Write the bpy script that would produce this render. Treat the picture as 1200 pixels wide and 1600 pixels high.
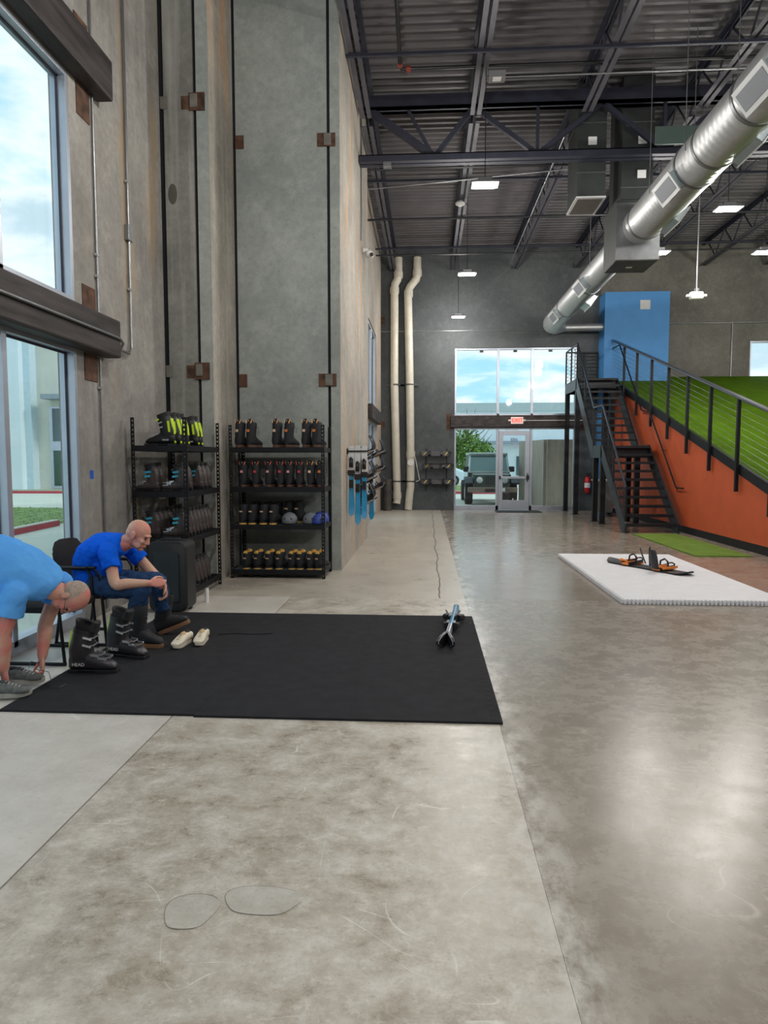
import bpy, bmesh, math, random
from mathutils import Vector as V, Matrix, noise
random.seed(7)
S = bpy.context.scene
for o in list(bpy.data.objects): bpy.data.objects.remove(o)
PI = math.pi

# ------------------------------------------------------------------ camera
cam_d = bpy.data.cameras.new('camera'); cam = bpy.data.objects.new('camera', cam_d)
S.collection.objects.link(cam); S.camera = cam
cam_d.sensor_fit = 'VERTICAL'; cam_d.sensor_height = 36.0; cam_d.lens = 1067.0 / 1600.0 * 36.0
cam_d.clip_end = 500
yaw = math.atan2(67, math.hypot(1067, 80)); pitch = math.atan2(80, 1067)
cam.location = (0, 0, 1.5)
cam.rotation_euler = (PI / 2 - pitch, 0, yaw)

# ------------------------------------------------------------------ exposure
S.view_settings.view_transform = 'Standard'; S.view_settings.look = 'None'
S.view_settings.gamma = 1.0; S.view_settings.use_curve_mapping = False
S.view_settings.exposure = 0.36

# ------------------------------------------------------------------ sky: broken cloud over blue
world = bpy.data.worlds.new('world'); S.world = world; world.use_nodes = True
nt = world.node_tree; nt.nodes.clear()
def wn(t, **k):
    n = nt.nodes.new(t)
    for a, b in k.items(): setattr(n, a, b)
    return n
tc = wn('ShaderNodeTexCoord'); sp = wn('ShaderNodeSeparateXYZ'); nt.links.new(tc.outputs['Generated'], sp.inputs[0])
zz = wn('ShaderNodeMath', operation='MAXIMUM'); nt.links.new(sp.outputs['Z'], zz.inputs[0]); zz.inputs[1].default_value = 0.0
za = wn('ShaderNodeMath', operation='ADD'); nt.links.new(zz.outputs[0], za.inputs[0]); za.inputs[1].default_value = 0.28
dx = wn('ShaderNodeMath', operation='DIVIDE'); nt.links.new(sp.outputs['X'], dx.inputs[0]); nt.links.new(za.outputs[0], dx.inputs[1])
dy = wn('ShaderNodeMath', operation='DIVIDE'); nt.links.new(sp.outputs['Y'], dy.inputs[0]); nt.links.new(za.outputs[0], dy.inputs[1])
cb = wn('ShaderNodeCombineXYZ'); nt.links.new(dx.outputs[0], cb.inputs[0]); nt.links.new(dy.outputs[0], cb.inputs[1]); nt.links.new(sp.outputs['Z'], cb.inputs[2])
n1 = wn('ShaderNodeTexNoise'); n1.inputs['Scale'].default_value = 1.6; n1.inputs['Detail'].default_value = 9; n1.inputs['Roughness'].default_value = 0.55; n1.inputs['Distortion'].default_value = 0.3
nt.links.new(cb.outputs[0], n1.inputs['Vector'])
r1 = wn('ShaderNodeValToRGB'); nt.links.new(n1.outputs['Fac'], r1.inputs[0])
e = r1.color_ramp.elements
e[0].position = 0.30; e[0].color = (0.20, 0.52, 0.80, 1)
e[1].position = 0.72; e[1].color = (0.42, 0.53, 0.60, 1)
x_ = e.new(0.42); x_.color = (0.36, 0.62, 0.78, 1)
x_ = e.new(0.50); x_.color = (0.76, 0.82, 0.85, 1)
x_ = e.new(0.58); x_.color = (0.48, 0.62, 0.71, 1)
bg = wn('ShaderNodeBackground'); nt.links.new(r1.outputs[0], bg.inputs[0]); bg.inputs[1].default_value = 1.2
wo = wn('ShaderNodeOutputWorld'); nt.links.new(bg.outputs[0], wo.inputs[0])

sun_d = bpy.data.lights.new('sun', 'SUN'); sun_d.energy = 1.2; sun_d.angle = math.radians(12); sun_d.color = (1, 0.97, 0.92)
sun = bpy.data.objects.new('sun', sun_d); S.collection.objects.link(sun)
sun.rotation_euler = (math.radians(50), math.radians(12), math.radians(70)); sun.location = (0, 0, 40)
LAMP_W = 135.0

# ------------------------------------------------------------------ helpers
def origin(p):
    o = V((0, 0, 0))
    while p is not None: o += p.location; p = p.parent
    return o
class MB:
    def __init__(s): s.v = []; s.f = []; s.mi = []
    def add(s, vs, fs, m=0):
        b = len(s.v); s.v += [tuple(a) for a in vs]
        for f in fs: s.f.append([b + i for i in f]); s.mi.append(m)
        return s
    def box(s, x0, x1, y0, y1, z0, z1, m=0):
        return s.add([(x0,y0,z0),(x1,y0,z0),(x1,y1,z0),(x0,y1,z0),(x0,y0,z1),(x1,y0,z1),(x1,y1,z1),(x0,y1,z1)],
              [(0,3,2,1),(4,5,6,7),(0,1,5,4),(1,2,6,5),(2,3,7,6),(3,0,4,7)], m)
    def cbox(s, c, h, m=0): return s.box(c[0]-h[0], c[0]+h[0], c[1]-h[1], c[1]+h[1], c[2]-h[2], c[2]+h[2], m)
    def obox(s, c, h, M, m=0):
        c = V(c); vs = [c + M @ V((a*h[0], b*h[1], d*h[2])) for d in (-1, 1) for a, b in ((-1,-1),(1,-1),(1,1),(-1,1))]
        return s.add(vs, [(0,3,2,1),(4,5,6,7),(0,1,5,4),(1,2,6,5),(2,3,7,6),(3,0,4,7)], m)
    def beam(s, a, b, w, h, m=0, up=(0,0,1)):
        a = V(a); b = V(b); d = (b - a); L = d.length; d.normalize(); u = V(up)
        sx = d.cross(u)
        if sx.length < 1e-4: sx = d.cross(V((0,1,0)))
        sx.normalize(); u = sx.cross(d); M = Matrix((sx, d, u)).transposed()
        return s.obox((a + b) / 2, (w/2, L/2, h/2), M, m)
    def prism(s, poly, ax, a, b, m=0):
        n = len(poly)
        def mk(p, t): return {'x': (t, p[0], p[1]), 'y': (p[0], t, p[1]), 'z': (p[0], p[1], t)}[ax]
        vs = [mk(p, a) for p in poly] + [mk(p, b) for p in poly]
        fs = [tuple(range(n)), tuple(range(2*n-1, n-1, -1))] + [(i, (i+1) % n, n+(i+1) % n, n+i) for i in range(n)]
        return s.add(vs, fs, m)
    def loft(s, rings, m=0, caps=True, closed=True):
        n = len(rings[0]); vs = [p for r in rings for p in r]; fs = []
        for i in range(len(rings)-1):
            for j in range(n if closed else n-1):
                k = (j+1) % n; fs.append((i*n+j, i*n+k, (i+1)*n+k, (i+1)*n+j))
        if caps: fs += [tuple(range(n-1, -1, -1)), tuple((len(rings)-1)*n+j for j in range(n))]
        return s.add(vs, fs, m)
    def tube(s, pts, r, n=8, m=0, caps=True, side=None, flat=1.0, round_caps=False):
        pts = [V(p) for p in pts]; R = list(r) if isinstance(r, (list, tuple)) else [r]*len(pts)
        F = list(flat) if isinstance(flat, (list, tuple)) else [flat]*len(pts)
        if round_caps:
            d0 = (pts[0]-pts[1]).normalized(); d1 = (pts[-1]-pts[-2]).normalized()
            A, B = pts[0], pts[-1]; ra, rb = R[0], R[-1]; fa, fb = F[0], F[-1]
            pts = [A + d0*ra*0.98, A + d0*ra*0.72] + pts + [B + d1*rb*0.72, B + d1*rb*0.98]
            R = [ra*0.2, ra*0.7] + R + [rb*0.7, rb*0.2]; F = [fa, fa] + F + [fb, fb]
        rings = []; prev = None
        for i, p in enumerate(pts):
            d = (pts[min(i+1, len(pts)-1)] - pts[max(i-1, 0)]).normalized()
            if side is not None: u = V(side)
            elif prev is not None: u = prev
            else: u = V((0,0,1)) if abs(d.z) < 0.9 else V((1,0,0))
            u = (u - d*u.dot(d))
            if u.length < 1e-5: u = V((1,0,0)) - d*d.x
            u.normalize(); prev = u; w = d.cross(u)
            rings.append([p + u*R[i]*math.cos(2*PI*j/n) + w*R[i]*F[i]*math.sin(2*PI*j/n) for j in range(n)])
        return s.loft(rings, m, caps)
    def ell(s, c, r, M=None, nu=14, nv=9, m=0):
        c = V(c); rings = []
        for i in range(1, nv):
            t = PI*i/nv
            ring = [V((r[0]*math.sin(t)*math.cos(2*PI*j/nu), r[1]*math.sin(t)*math.sin(2*PI*j/nu), -r[2]*math.cos(t))) for j in range(nu)]
            rings.append([c + (M @ p if M else p) for p in ring])
        s.loft(rings, m, False); b = len(s.v); z = V((0,0,r[2]))
        s.v += [tuple(c - (M @ z if M else z)), tuple(c + (M @ z if M else z))]
        f0 = b - nu*(nv-1); f1 = b - nu
        for j in range(nu):
            k = (j+1) % nu; s.f.append([b, f0+k, f0+j]); s.mi.append(m); s.f.append([b+1, f1+j, f1+k]); s.mi.append(m)
        return s
    def cyl(s, a, b, r, n=16, m=0): return s.tube([a, b], r, n, m)
    def xf(s, M):
        s.v = [tuple(M @ V(p)) for p in s.v]; return s
    def build(s, name, mats, parent=None, smooth=False, local=False, bevel=0, label=None, cat=None, group=None, kind=None, link=True):
        me = bpy.data.meshes.new(name)
        if parent is not None and not local:
            o = origin(parent); vs = [tuple(V(p) - o) for p in s.v]; loc = (0,0,0)
        elif parent is None and not local and s.v:
            xs, ys, zs = zip(*s.v); loc = V(((min(xs)+max(xs))/2, (min(ys)+max(ys))/2, min(zs))); vs = [tuple(V(p)-loc) for p in s.v]
        else: vs = s.v; loc = (0,0,0)
        me.from_pydata(vs, [], s.f); me.validate()
        mats = mats if isinstance(mats, (list, tuple)) else [mats]
        for m in mats: me.materials.append(m)
        if len(mats) > 1 and len(me.polygons) == len(s.mi):
            for p, k in zip(me.polygons, s.mi): p.material_index = k
        bm = bmesh.new(); bm.from_mesh(me); bmesh.ops.recalc_face_normals(bm, faces=bm.faces); bm.to_mesh(me); bm.free()
        if smooth:
            me.polygons.foreach_set('use_smooth', [True]*len(me.polygons))
            try: me.set_sharp_from_angle(angle=math.radians(42))
            except Exception: pass
        ob = bpy.data.objects.new(name, me); ob.location = loc; S.collection.objects.link(ob)
        if parent is not None: ob.parent = parent
        if bevel:
            md = ob.modifiers.new('bevel', 'BEVEL'); md.width = bevel; md.segments = 2; md.limit_method = 'ANGLE'
        return tag(ob, label, cat, group, kind)
def tag(o, label=None, cat=None, group=None, kind=None):
    if label: o['label'] = label
    if cat: o['category'] = cat
    if group: o['group'] = group
    if kind: o['kind'] = kind
    return o
def thing(name, label=None, cat=None, loc=(0,0,0), rz=0.0, group=None, kind=None):
    o = bpy.data.objects.new(name, None); S.collection.objects.link(o); o.location = loc; o.rotation_euler = (0, 0, rz)
    o.empty_display_size = 0.1
    return tag(o, label, cat, group, kind)
def dup(root, loc, rz=None, label=None, group=None, mats=None, scale=None):
    r = root.copy(); S.collection.objects.link(r); r.location = loc
    if rz is not None: r.rotation_euler = (r.rotation_euler[0], r.rotation_euler[1], rz)
    if label: r['label'] = label
    if group: r['group'] = group
    if scale: r.scale = (scale,)*3 if not isinstance(scale, tuple) else scale
    def rec(a, b):
        for ch in a.children:
            c = ch.copy(); S.collection.objects.link(c); c.parent = b
            if mats:
                nm = ch.name.split('.')[0]
                if nm in mats:
                    if mats[nm] is None: bpy.data.objects.remove(c); continue
                    c.material_slots[0].link = 'OBJECT'; c.material_slots[0].material = mats[nm]
            rec(ch, c)
    rec(root, r); return r

_M = {}
def mat(name, rgb, rough=0.5, metal=0.0, var=0.0, scale=6.0, bump=0.0, bscale=60.0, emit=None, spec=None, stretch=None, coat=0):
    if name in _M: return _M[name]
    m = bpy.data.materials.new(name); m.use_nodes = True; t = m.node_tree; b = t.nodes['Principled BSDF']
    b.inputs['Base Color'].default_value = (*rgb, 1); b.inputs['Roughness'].default_value = rough; b.inputs['Metallic'].default_value = metal
    if spec is not None: b.inputs['Specular IOR Level'].default_value = spec
    if coat: b.inputs['Coat Weight'].default_value = coat
    co = t.nodes.new('ShaderNodeTexCoord'); mp = t.nodes.new('ShaderNodeMapping'); t.links.new(co.outputs['Object'], mp.inputs[0])
    if stretch: mp.inputs['Scale'].default_value = stretch
    n = t.nodes.new('ShaderNodeTexNoise'); n.inputs['Scale'].default_value = scale; n.inputs['Detail'].default_value = 5
    t.links.new(mp.outputs[0], n.inputs['Vector'])
    v = max(var, 0.04); r = t.nodes.new('ShaderNodeValToRGB'); t.links.new(n.outputs['Fac'], r.inputs[0])
    r.color_ramp.elements[0].position = 0.3; r.color_ramp.elements[1].position = 0.7
    r.color_ramp.elements[0].color = (*[c*(1-v) for c in rgb], 1); r.color_ramp.elements[1].color = (*[min(1, c*(1+v)) for c in rgb], 1)
    t.links.new(r.outputs[0], b.inputs['Base Color'])
    if bump:
        n2 = t.nodes.new('ShaderNodeTexNoise'); n2.inputs['Scale'].default_value = bscale; n2.inputs['Detail'].default_value = 3
        t.links.new(mp.outputs[0], n2.inputs['Vector'])
        bu = t.nodes.new('ShaderNodeBump'); bu.inputs['Strength'].default_value = bump; bu.inputs['Distance'].default_value = 0.01
        t.links.new(n2.outputs['Fac'], bu.inputs['Height']); t.links.new(bu.outputs[0], b.inputs['Normal'])
    if emit: b.inputs['Emission Color'].default_value = (*emit[:3], 1); b.inputs['Emission Strength'].default_value = emit[3]
    _M[name] = m; return m
def lin(r, g, b): return tuple(((c/255)/12.92 if c/255 <= .04045 else ((c/255+.055)/1.055)**2.4) for c in (r, g, b))

def concrete(name, a, b, streak=0.0, rough=0.85, c=None, cpos=0.62):
    """cast concrete: big clouds, fine pores, optional vertical runs"""
    m = bpy.data.materials.new(name); m.use_nodes = True; t = m.node_tree; bs = t.nodes['Principled BSDF']
    g = t.nodes.new('ShaderNodeNewGeometry')
    def noi(sc, det=6, st=(1,1,1), ro=0.55):
        mp = t.nodes.new('ShaderNodeMapping'); mp.inputs['Scale'].default_value = st; t.links.new(g.outputs['Position'], mp.inputs[0])
        n = t.nodes.new('ShaderNodeTexNoise'); n.inputs['Scale'].default_value = sc; n.inputs['Detail'].default_value = det; n.inputs['Roughness'].default_value = ro
        t.links.new(mp.outputs[0], n.inputs['Vector']); return n.outputs['Fac']
    def mix(f, x, y, typ='MIX'):
        k = t.nodes.new('ShaderNodeMix'); k.data_type = 'RGBA'; k.blend_type = typ
        if isinstance(f, float): k.inputs[0].default_value = f
        else: t.links.new(f, k.inputs[0])
        for i, q in ((6, x), (7, y)):
            if isinstance(q, tuple): k.inputs[i].default_value = (*q, 1)
            else: t.links.new(q, k.inputs[i])
        return k.outputs[2]
    def ramp(f, p0, p1, v0=0., v1=1.):
        r = t.nodes.new('ShaderNodeMapRange'); r.inputs[1].default_value = p0; r.inputs[2].default_value = p1; r.inputs[3].default_value = v0; r.inputs[4].default_value = v1
        t.links.new(f, r.inputs[0]); return r.outputs[0]
    big = noi(0.9, 8); col = mix(ramp(big, .35, .65), a, b)
    fine = noi(14, 8, ro=.7); col = mix(ramp(fine, .3, .7, .0, .5), col, tuple(x*.58 for x in a)); col = mix(ramp(noi(3.4, 10, ro=.75), .5, .68, 0., .35), col, tuple(min(1, x*1.35) for x in b))
    if streak:
        st = noi(3.2, 6, (3.0, 3.0, .12)); col = mix(ramp(st, .5, .72, 0., streak), col, tuple(min(1, x*1.7) for x in b))
    if c:
        s2 = noi(1.6, 5, (1.6, 1.6, .22)); col = mix(ramp(s2, cpos, cpos+.1, 0., .8), col, c)
    pores = noi(70, 2); col = mix(ramp(pores, .66, .74, 0., .35), col, tuple(x*.35 for x in a))
    t.links.new(col, bs.inputs['Base Color']); bs.inputs['Roughness'].default_value = rough
    bu = t.nodes.new('ShaderNodeBump'); bu.inputs['Strength'].default_value = .35; bu.inputs['Distance'].default_value = .01
    t.links.new(fine, bu.inputs['Height']); t.links.new(bu.outputs[0], bs.inputs['Normal'])
    return m

def floormat(name, base, light, dark, rlo=.16, rhi=.42, amt=.6, edge=None):
    """ground and polished slab: mottled, light laitance patches, scratches"""
    m = bpy.data.materials.new(name); m.use_nodes = True; t = m.node_tree; bs = t.nodes['Principled BSDF']
    g = t.nodes.new('ShaderNodeNewGeometry')
    def noi(sc, det=6, st=(1,1,1), ro=.6, dist=0.):
        mp = t.nodes.new('ShaderNodeMapping'); mp.inputs['Scale'].default_value = st; t.links.new(g.outputs['Position'], mp.inputs[0])
        n = t.nodes.new('ShaderNodeTexNoise'); n.inputs['Scale'].default_value = sc; n.inputs['Detail'].default_value = det
        n.inputs['Roughness'].default_value = ro; n.inputs['Distortion'].default_value = dist
        t.links.new(mp.outputs[0], n.inputs['Vector']); return n.outputs['Fac']
    def ramp(f, p0, p1, v0=0., v1=1.):
        r = t.nodes.new('ShaderNodeMapRange'); r.inputs[1].default_value = p0; r.inputs[2].default_value = p1; r.inputs[3].default_value = v0; r.inputs[4].default_value = v1
        t.links.new(f, r.inputs[0]); return r.outputs[0]
    def mix(f, x, y):
        k = t.nodes.new('ShaderNodeMix'); k.data_type = 'RGBA'; t.links.new(f, k.inputs[0])
        for i, q in ((6, x), (7, y)):
            if isinstance(q, tuple): k.inputs[i].default_value = (*q, 1)
            else: t.links.new(q, k.inputs[i])
        return k.outputs[2]
    def mul(a, b):
        k = t.nodes.new('ShaderNodeMath'); k.operation = 'MULTIPLY'; t.links.new(a, k.inputs[0]); t.links.new(b, k.inputs[1]); return k.outputs[0]
    c1 = mix(ramp(noi(1.1, 12, ro=.68), .38, .62), base, dark)
    mott = noi(4.2, 14, (1, 1.2, 1), .78, .25)
    c2 = mix(ramp(mott, .40, .72, 0., amt), c1, light)
    c2 = mix(ramp(noi(11, 12, ro=.8), .5, .68, 0., amt*.7), c2, light)
    spk = noi(26, 6, ro=.75); c3 = mix(ramp(spk, .56, .74, 0., .45*amt), c2, tuple(min(1, x*1.25) for x in light))
    sp2 = noi(45, 4); c3 = mix(ramp(sp2, .58, .75, 0., .4), c3, tuple(x*.6 for x in dark))
    # hairline scratches: thin level sets of two stretched noises
    for st, sc in (((.5, 1.6, 1), 1.3), ((1.4, .6, 1), 1.1)):
        h = noi(sc, 1, st, .3, 1.2); s_ = t.nodes.new('ShaderNodeMath'); s_.operation = 'SUBTRACT'; t.links.new(h, s_.inputs[0]); s_.inputs[1].default_value = .5
        ab = t.nodes.new('ShaderNodeMath'); ab.operation = 'ABSOLUTE'; t.links.new(s_.outputs[0], ab.inputs[0])
        msk = mul(ramp(ab.outputs[0], .0, .0022, 1., 0.), ramp(noi(3.3, 2), .52, .6))
        sc3 = t.nodes.new('ShaderNodeMath'); sc3.operation = 'MULTIPLY'; t.links.new(msk, sc3.inputs[0]); sc3.inputs[1].default_value = .5
        c3 = mix(sc3.outputs[0], c3, tuple(min(1, x*1.35) for x in light))
    if edge is not None:      # white cement smears that follow the saw cut
        sx = t.nodes.new('ShaderNodeSeparateXYZ'); t.links.new(g.outputs['Position'], sx.inputs[0])
        d = t.nodes.new('ShaderNodeMath'); d.operation = 'SUBTRACT'; t.links.new(sx.outputs['X'], d.inputs[0]); d.inputs[1].default_value = edge
        ab = t.nodes.new('ShaderNodeMath'); ab.operation = 'ABSOLUTE'; t.links.new(d.outputs[0], ab.inputs[0])
        near = ramp(ab.outputs[0], .0, .22, 1., 0.)
        msk = mul(near, ramp(noi(5, 8, (1, .5, 1), .7), .46, .60, 0., 1.0))
        c3 = mix(msk, c3, (.66, .63, .58))
    t.links.new(c3, bs.inputs['Base Color'])
    t.links.new(ramp(mott, .35, .7, rlo, rhi), bs.inputs['Roughness'])
    bs.inputs['Specular IOR Level'].default_value = .5
    bu = t.nodes.new('ShaderNodeBump'); bu.inputs['Strength'].default_value = .06; bu.inputs['Distance'].default_value = .01
    t.links.new(mott, bu.inputs['Height']); t.links.new(bu.outputs[0], bs.inputs['Normal'])
    return m

def glassmat(name, tint=(.955, .985, .98), refl=.09):
    m = bpy.data.materials.new(name); m.use_nodes = True; t = m.node_tree; t.nodes.clear()
    tr = t.nodes.new('ShaderNodeBsdfTransparent'); tr.inputs[0].default_value = (*tint, 1)
    gl = t.nodes.new('ShaderNodeBsdfGlossy'); gl.inputs['Roughness'].default_value = .02
    lw = t.nodes.new('ShaderNodeLayerWeight'); lw.inputs['Blend'].default_value = .5
    pw = t.nodes.new('ShaderNodeMath'); pw.operation = 'POWER'; t.links.new(lw.outputs['Facing'], pw.inputs[0]); pw.inputs[1].default_value = 5.0
    fr = t.nodes.new('ShaderNodeMapRange'); fr.inputs[3].default_value = .035; fr.inputs[4].default_value = .9; t.links.new(pw.outputs[0], fr.inputs[0])
    mx = t.nodes.new('ShaderNodeMixShader'); t.links.new(fr.outputs[0], mx.inputs[0]); t.links.new(tr.outputs[0], mx.inputs[1]); t.links.new(gl.outputs[0], mx.inputs[2])
    o = t.nodes.new('ShaderNodeOutputMaterial'); t.links.new(mx.outputs[0], o.inputs[0]); return m

def textmesh(txt, size, depth, name, material, parent, M, label=None):
    cu = bpy.data.curves.new('tmp', 'FONT'); cu.body = txt; cu.size = size; cu.extrude = depth; cu.align_x = 'CENTER'; cu.align_y = 'CENTER'
    to = bpy.data.objects.new('tmp', cu); S.collection.objects.link(to)
    dg = bpy.context.evaluated_depsgraph_get(); me = bpy.data.meshes.new_from_object(to.evaluated_get(dg))
    bpy.data.objects.remove(to); bpy.data.curves.remove(cu)
    me.transform(M); me.materials.clear(); me.materials.append(material); me.name = name
    ob = bpy.data.objects.new(name, me); S.collection.objects.link(ob); ob.parent = parent
    if label: ob['label'] = label
    return ob

# ------------------------------------------------------------------ shared materials
M_dark = mat('black powder coated steel', (.009, .010, .013), .5, 0, .2, spec=.3)
M_blk = mat('black plastic', (.014, .015, .018), .38, 0, .15)
M_rub = mat('black rubber', (.02, .02, .022), .8, 0, .2, 30, .3, 120)
M_steel = mat('dark primer beam steel', lin(60, 55, 55), .6, .3, .6, 5, .1, 30, stretch=(1, .35, 3))
M_joist = mat('grey primed joist steel', lin(78, 76, 84), .6, .2, .15)
M_gird = mat('dark primed girder steel', lin(40, 42, 56), .6, .2, .2)
M_galv = mat('galvanised conduit', lin(150, 152, 155), .35, .8, .1)
M_alu = mat('clear anodised aluminium', lin(182, 188, 200), .35, .55, .05)
M_rust = mat('rusty embed steel', lin(88, 62, 48), .8, .1, .6, 9, .3, 40)
M_white = mat('white plastic', (.75, .75, .74), .45)
M_pvc = mat('cream pvc pipe', lin(205, 200, 186), .4, 0, .08)
M_orange = mat('orange painted wall', lin(202, 92, 52), .55, 0, .06, 3, .1, 90)
M_blue = mat('blue painted wall', lin(72, 138, 200), .6, 0, .05, 3, .08, 90)
M_glass = glassmat('window glass')
M_gask = mat('dark window gasket', (.02, .02, .04), .5)
M_lime = mat('lime plastic', lin(205, 240, 30), .4)
M_cyan = mat('cyan plastic', lin(60, 175, 205), .4)
M_silver = mat('silver buckle', lin(210, 212, 216), .25, .8)
M_deepgrey = mat('charcoal plastic', lin(52, 52, 58), .42, 0, .12)
M_gum = mat('gum rubber sole', lin(132, 98, 70), .6)
M_red = mat('red paint', lin(190, 30, 30), .35)
M_printw = mat('white print', (.8, .8, .8), .5)
# ================================================================== SETTING
WL = -3.16; YF = 20.9; ZC = 7.85; XR = 16.0; YB = -9.0
C_left = concrete('left tilt wall concrete', lin(134, 131, 127), lin(170, 167, 162), .14, c=lin(166, 146, 118), cpos=.57)
C_face = concrete('facing tilt wall concrete', lin(150, 157, 154), lin(172, 178, 174), .0)
C_strip = concrete('streaked joint concrete', lin(122, 122, 117), lin(146, 147, 142), .55)
C_side = concrete('warm side concrete', lin(156, 151, 143), lin(188, 182, 172), .2, c=lin(200, 152, 104), cpos=.56)
C_far = concrete('far wall dark concrete', lin(74, 79, 82), lin(94, 98, 100), .0)
C_farR = concrete('far wall brown concrete', lin(104, 102, 96), lin(128, 126, 118), .0)
def wallbox(name, parts, m, extra=None):
    b = MB()
    for p in parts: b.box(*p)
    o = b.build(name, m); o['kind'] = 'structure'; return o
def grid_wall_x(x0, x1, y0, y1, z0, z1, holes):
    """wall slab between x0 and x1 in the Y-Z plane with rectangular openings"""
    ys = sorted({y0, y1, *[h[0] for h in holes], *[h[1] for h in holes]}); zs = sorted({z0, z1, *[h[2] for h in holes], *[h[3] for h in holes]})
    out = []
    for a, b in zip(ys, ys[1:]):
        run = None
        for c, d in zip(zs, zs[1:]):
            solid = not any(h[0] <= a and b <= h[1] and h[2] <= c and d <= h[3] for h in holes)
            if solid: run = (run[0], d) if run else (c, d)
            if (not solid) and run: out.append((x0, x1, a, b, *run)); run = None
        if run: out.append((x0, x1, a, b, *run))
    return out
LV = [(0.0, 2.52), (2.85, 4.90), (5.25, 7.2)]
holesL = [(y0, y1, z0, z1) for (y0, y1) in ((1.80, 6.07), (-3.6, 0.7), (-8.2, -4.6)) for z0, z1 in LV]
w_left = wallbox('wall_left', grid_wall_x(WL - .18, WL, YB, 8.18, 0, ZC, holesL), C_left)
# alcove end wall: two panels either side of a black joint
w_alc = wallbox('wall_alcove', [(-3.115, -2.765, 8.2, 8.5, 0, ZC)], C_strip)
w_alc2 = wallbox('wall_alcove_right', [(-2.725, -2.585, 8.2, 8.5, 0, ZC)], C_face)
w_ret = wallbox('wall_return', [(-2.80, -2.58, 8.502, 9.23, 0, ZC)], C_side)
b = MB(); b.box(-2.584, -2.576, 8.203, 8.5, 0, ZC); b.build('wall_return_skin', C_side, kind='structure')
b = MB(); b.box(-3.3, -2.6, 8.23, 8.26, 0, ZC); b.box(-2.6, -1.2, 9.30, 9.33, 0, ZC); b.build('trim_1', mat('black joint backer', (.006, .006, .01), .8), kind='structure')
w_fac = wallbox('wall_facing', [(-2.55, -1.335, 9.25, 9.6, 0, ZC)], C_face)
w_fac2 = wallbox('wall_facing_corner', [(-1.295, -1.172, 9.25, 9.6, 0, ZC)], C_face)
b = MB(); b.box(-1.174, -1.165, 9.252, 13.5, 0, ZC); b.box(-1.6, -1.174, 9.6, 13.5, 0, ZC); w_side = b.build('wall_side', C_side, kind='structure')
w_side2 = wallbox('wall_side_far', grid_wall_x(-1.7, -1.40, 13.5, YF, 0, ZC, [(16.4, 19.0, 0, 2.5), (16.4, 19.0, 2.85, 4.9)]), C_side)
# far wall (YF) with glazed entrance and high window
def grid_wall_y(y0, y1, x0, x1, z0, z1, holes):
    return [(c, d, y0, y1, e_, f) for (_a, _b, c, d, e_, f) in grid_wall_x(0, 0, x0, x1, z0, z1, holes)]
w_far = wallbox('wall_far', grid_wall_y(YF, YF + .25, -1.7, 5.1, 0, ZC, [(.83, 4.45, 0, 2.5), (.83, 4.45, 2.85, 4.87)]), C_far)
w_far2 = wallbox('wall_far_right', grid_wall_y(YF, YF + .25, 5.1, XR, 0, ZC, [(9.42, 12.9, 2.9, 5.0)]), C_farR)
w_right = wallbox('wall_right', [(XR, XR + .2, YB, YF + .25, 0, ZC)], C_farR)
w_back = wallbox('wall_back', [(-3.46, XR, YB - .2, YB, 0, ZC)], C_farR)

# floor: sub-base plus separately cast slabs, saw cuts between them
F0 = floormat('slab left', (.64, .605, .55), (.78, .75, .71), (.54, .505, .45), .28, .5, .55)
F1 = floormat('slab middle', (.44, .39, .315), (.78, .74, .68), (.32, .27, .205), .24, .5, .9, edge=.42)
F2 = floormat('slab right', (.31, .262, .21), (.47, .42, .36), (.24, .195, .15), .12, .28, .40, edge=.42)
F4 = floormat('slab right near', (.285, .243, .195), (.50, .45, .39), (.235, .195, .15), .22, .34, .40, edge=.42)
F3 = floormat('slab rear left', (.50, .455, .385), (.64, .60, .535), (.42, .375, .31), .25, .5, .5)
b = MB(); b.box(-3.33, XR, YB, YF + .2, -.25, -.02); floor = b.build('floor', mat('floor sub base', (.10, .07, .05), .9), kind='structure')
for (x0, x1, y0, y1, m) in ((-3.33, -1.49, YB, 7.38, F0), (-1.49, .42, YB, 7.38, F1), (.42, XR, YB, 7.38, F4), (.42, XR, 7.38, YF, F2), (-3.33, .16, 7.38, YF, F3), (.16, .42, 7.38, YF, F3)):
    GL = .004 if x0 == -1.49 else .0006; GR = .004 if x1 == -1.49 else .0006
    MB().box(x0 + GL, x1 - GR, y0 + .0006, y1 - .0006, -.03, 0).build('slab', m, floor)
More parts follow.
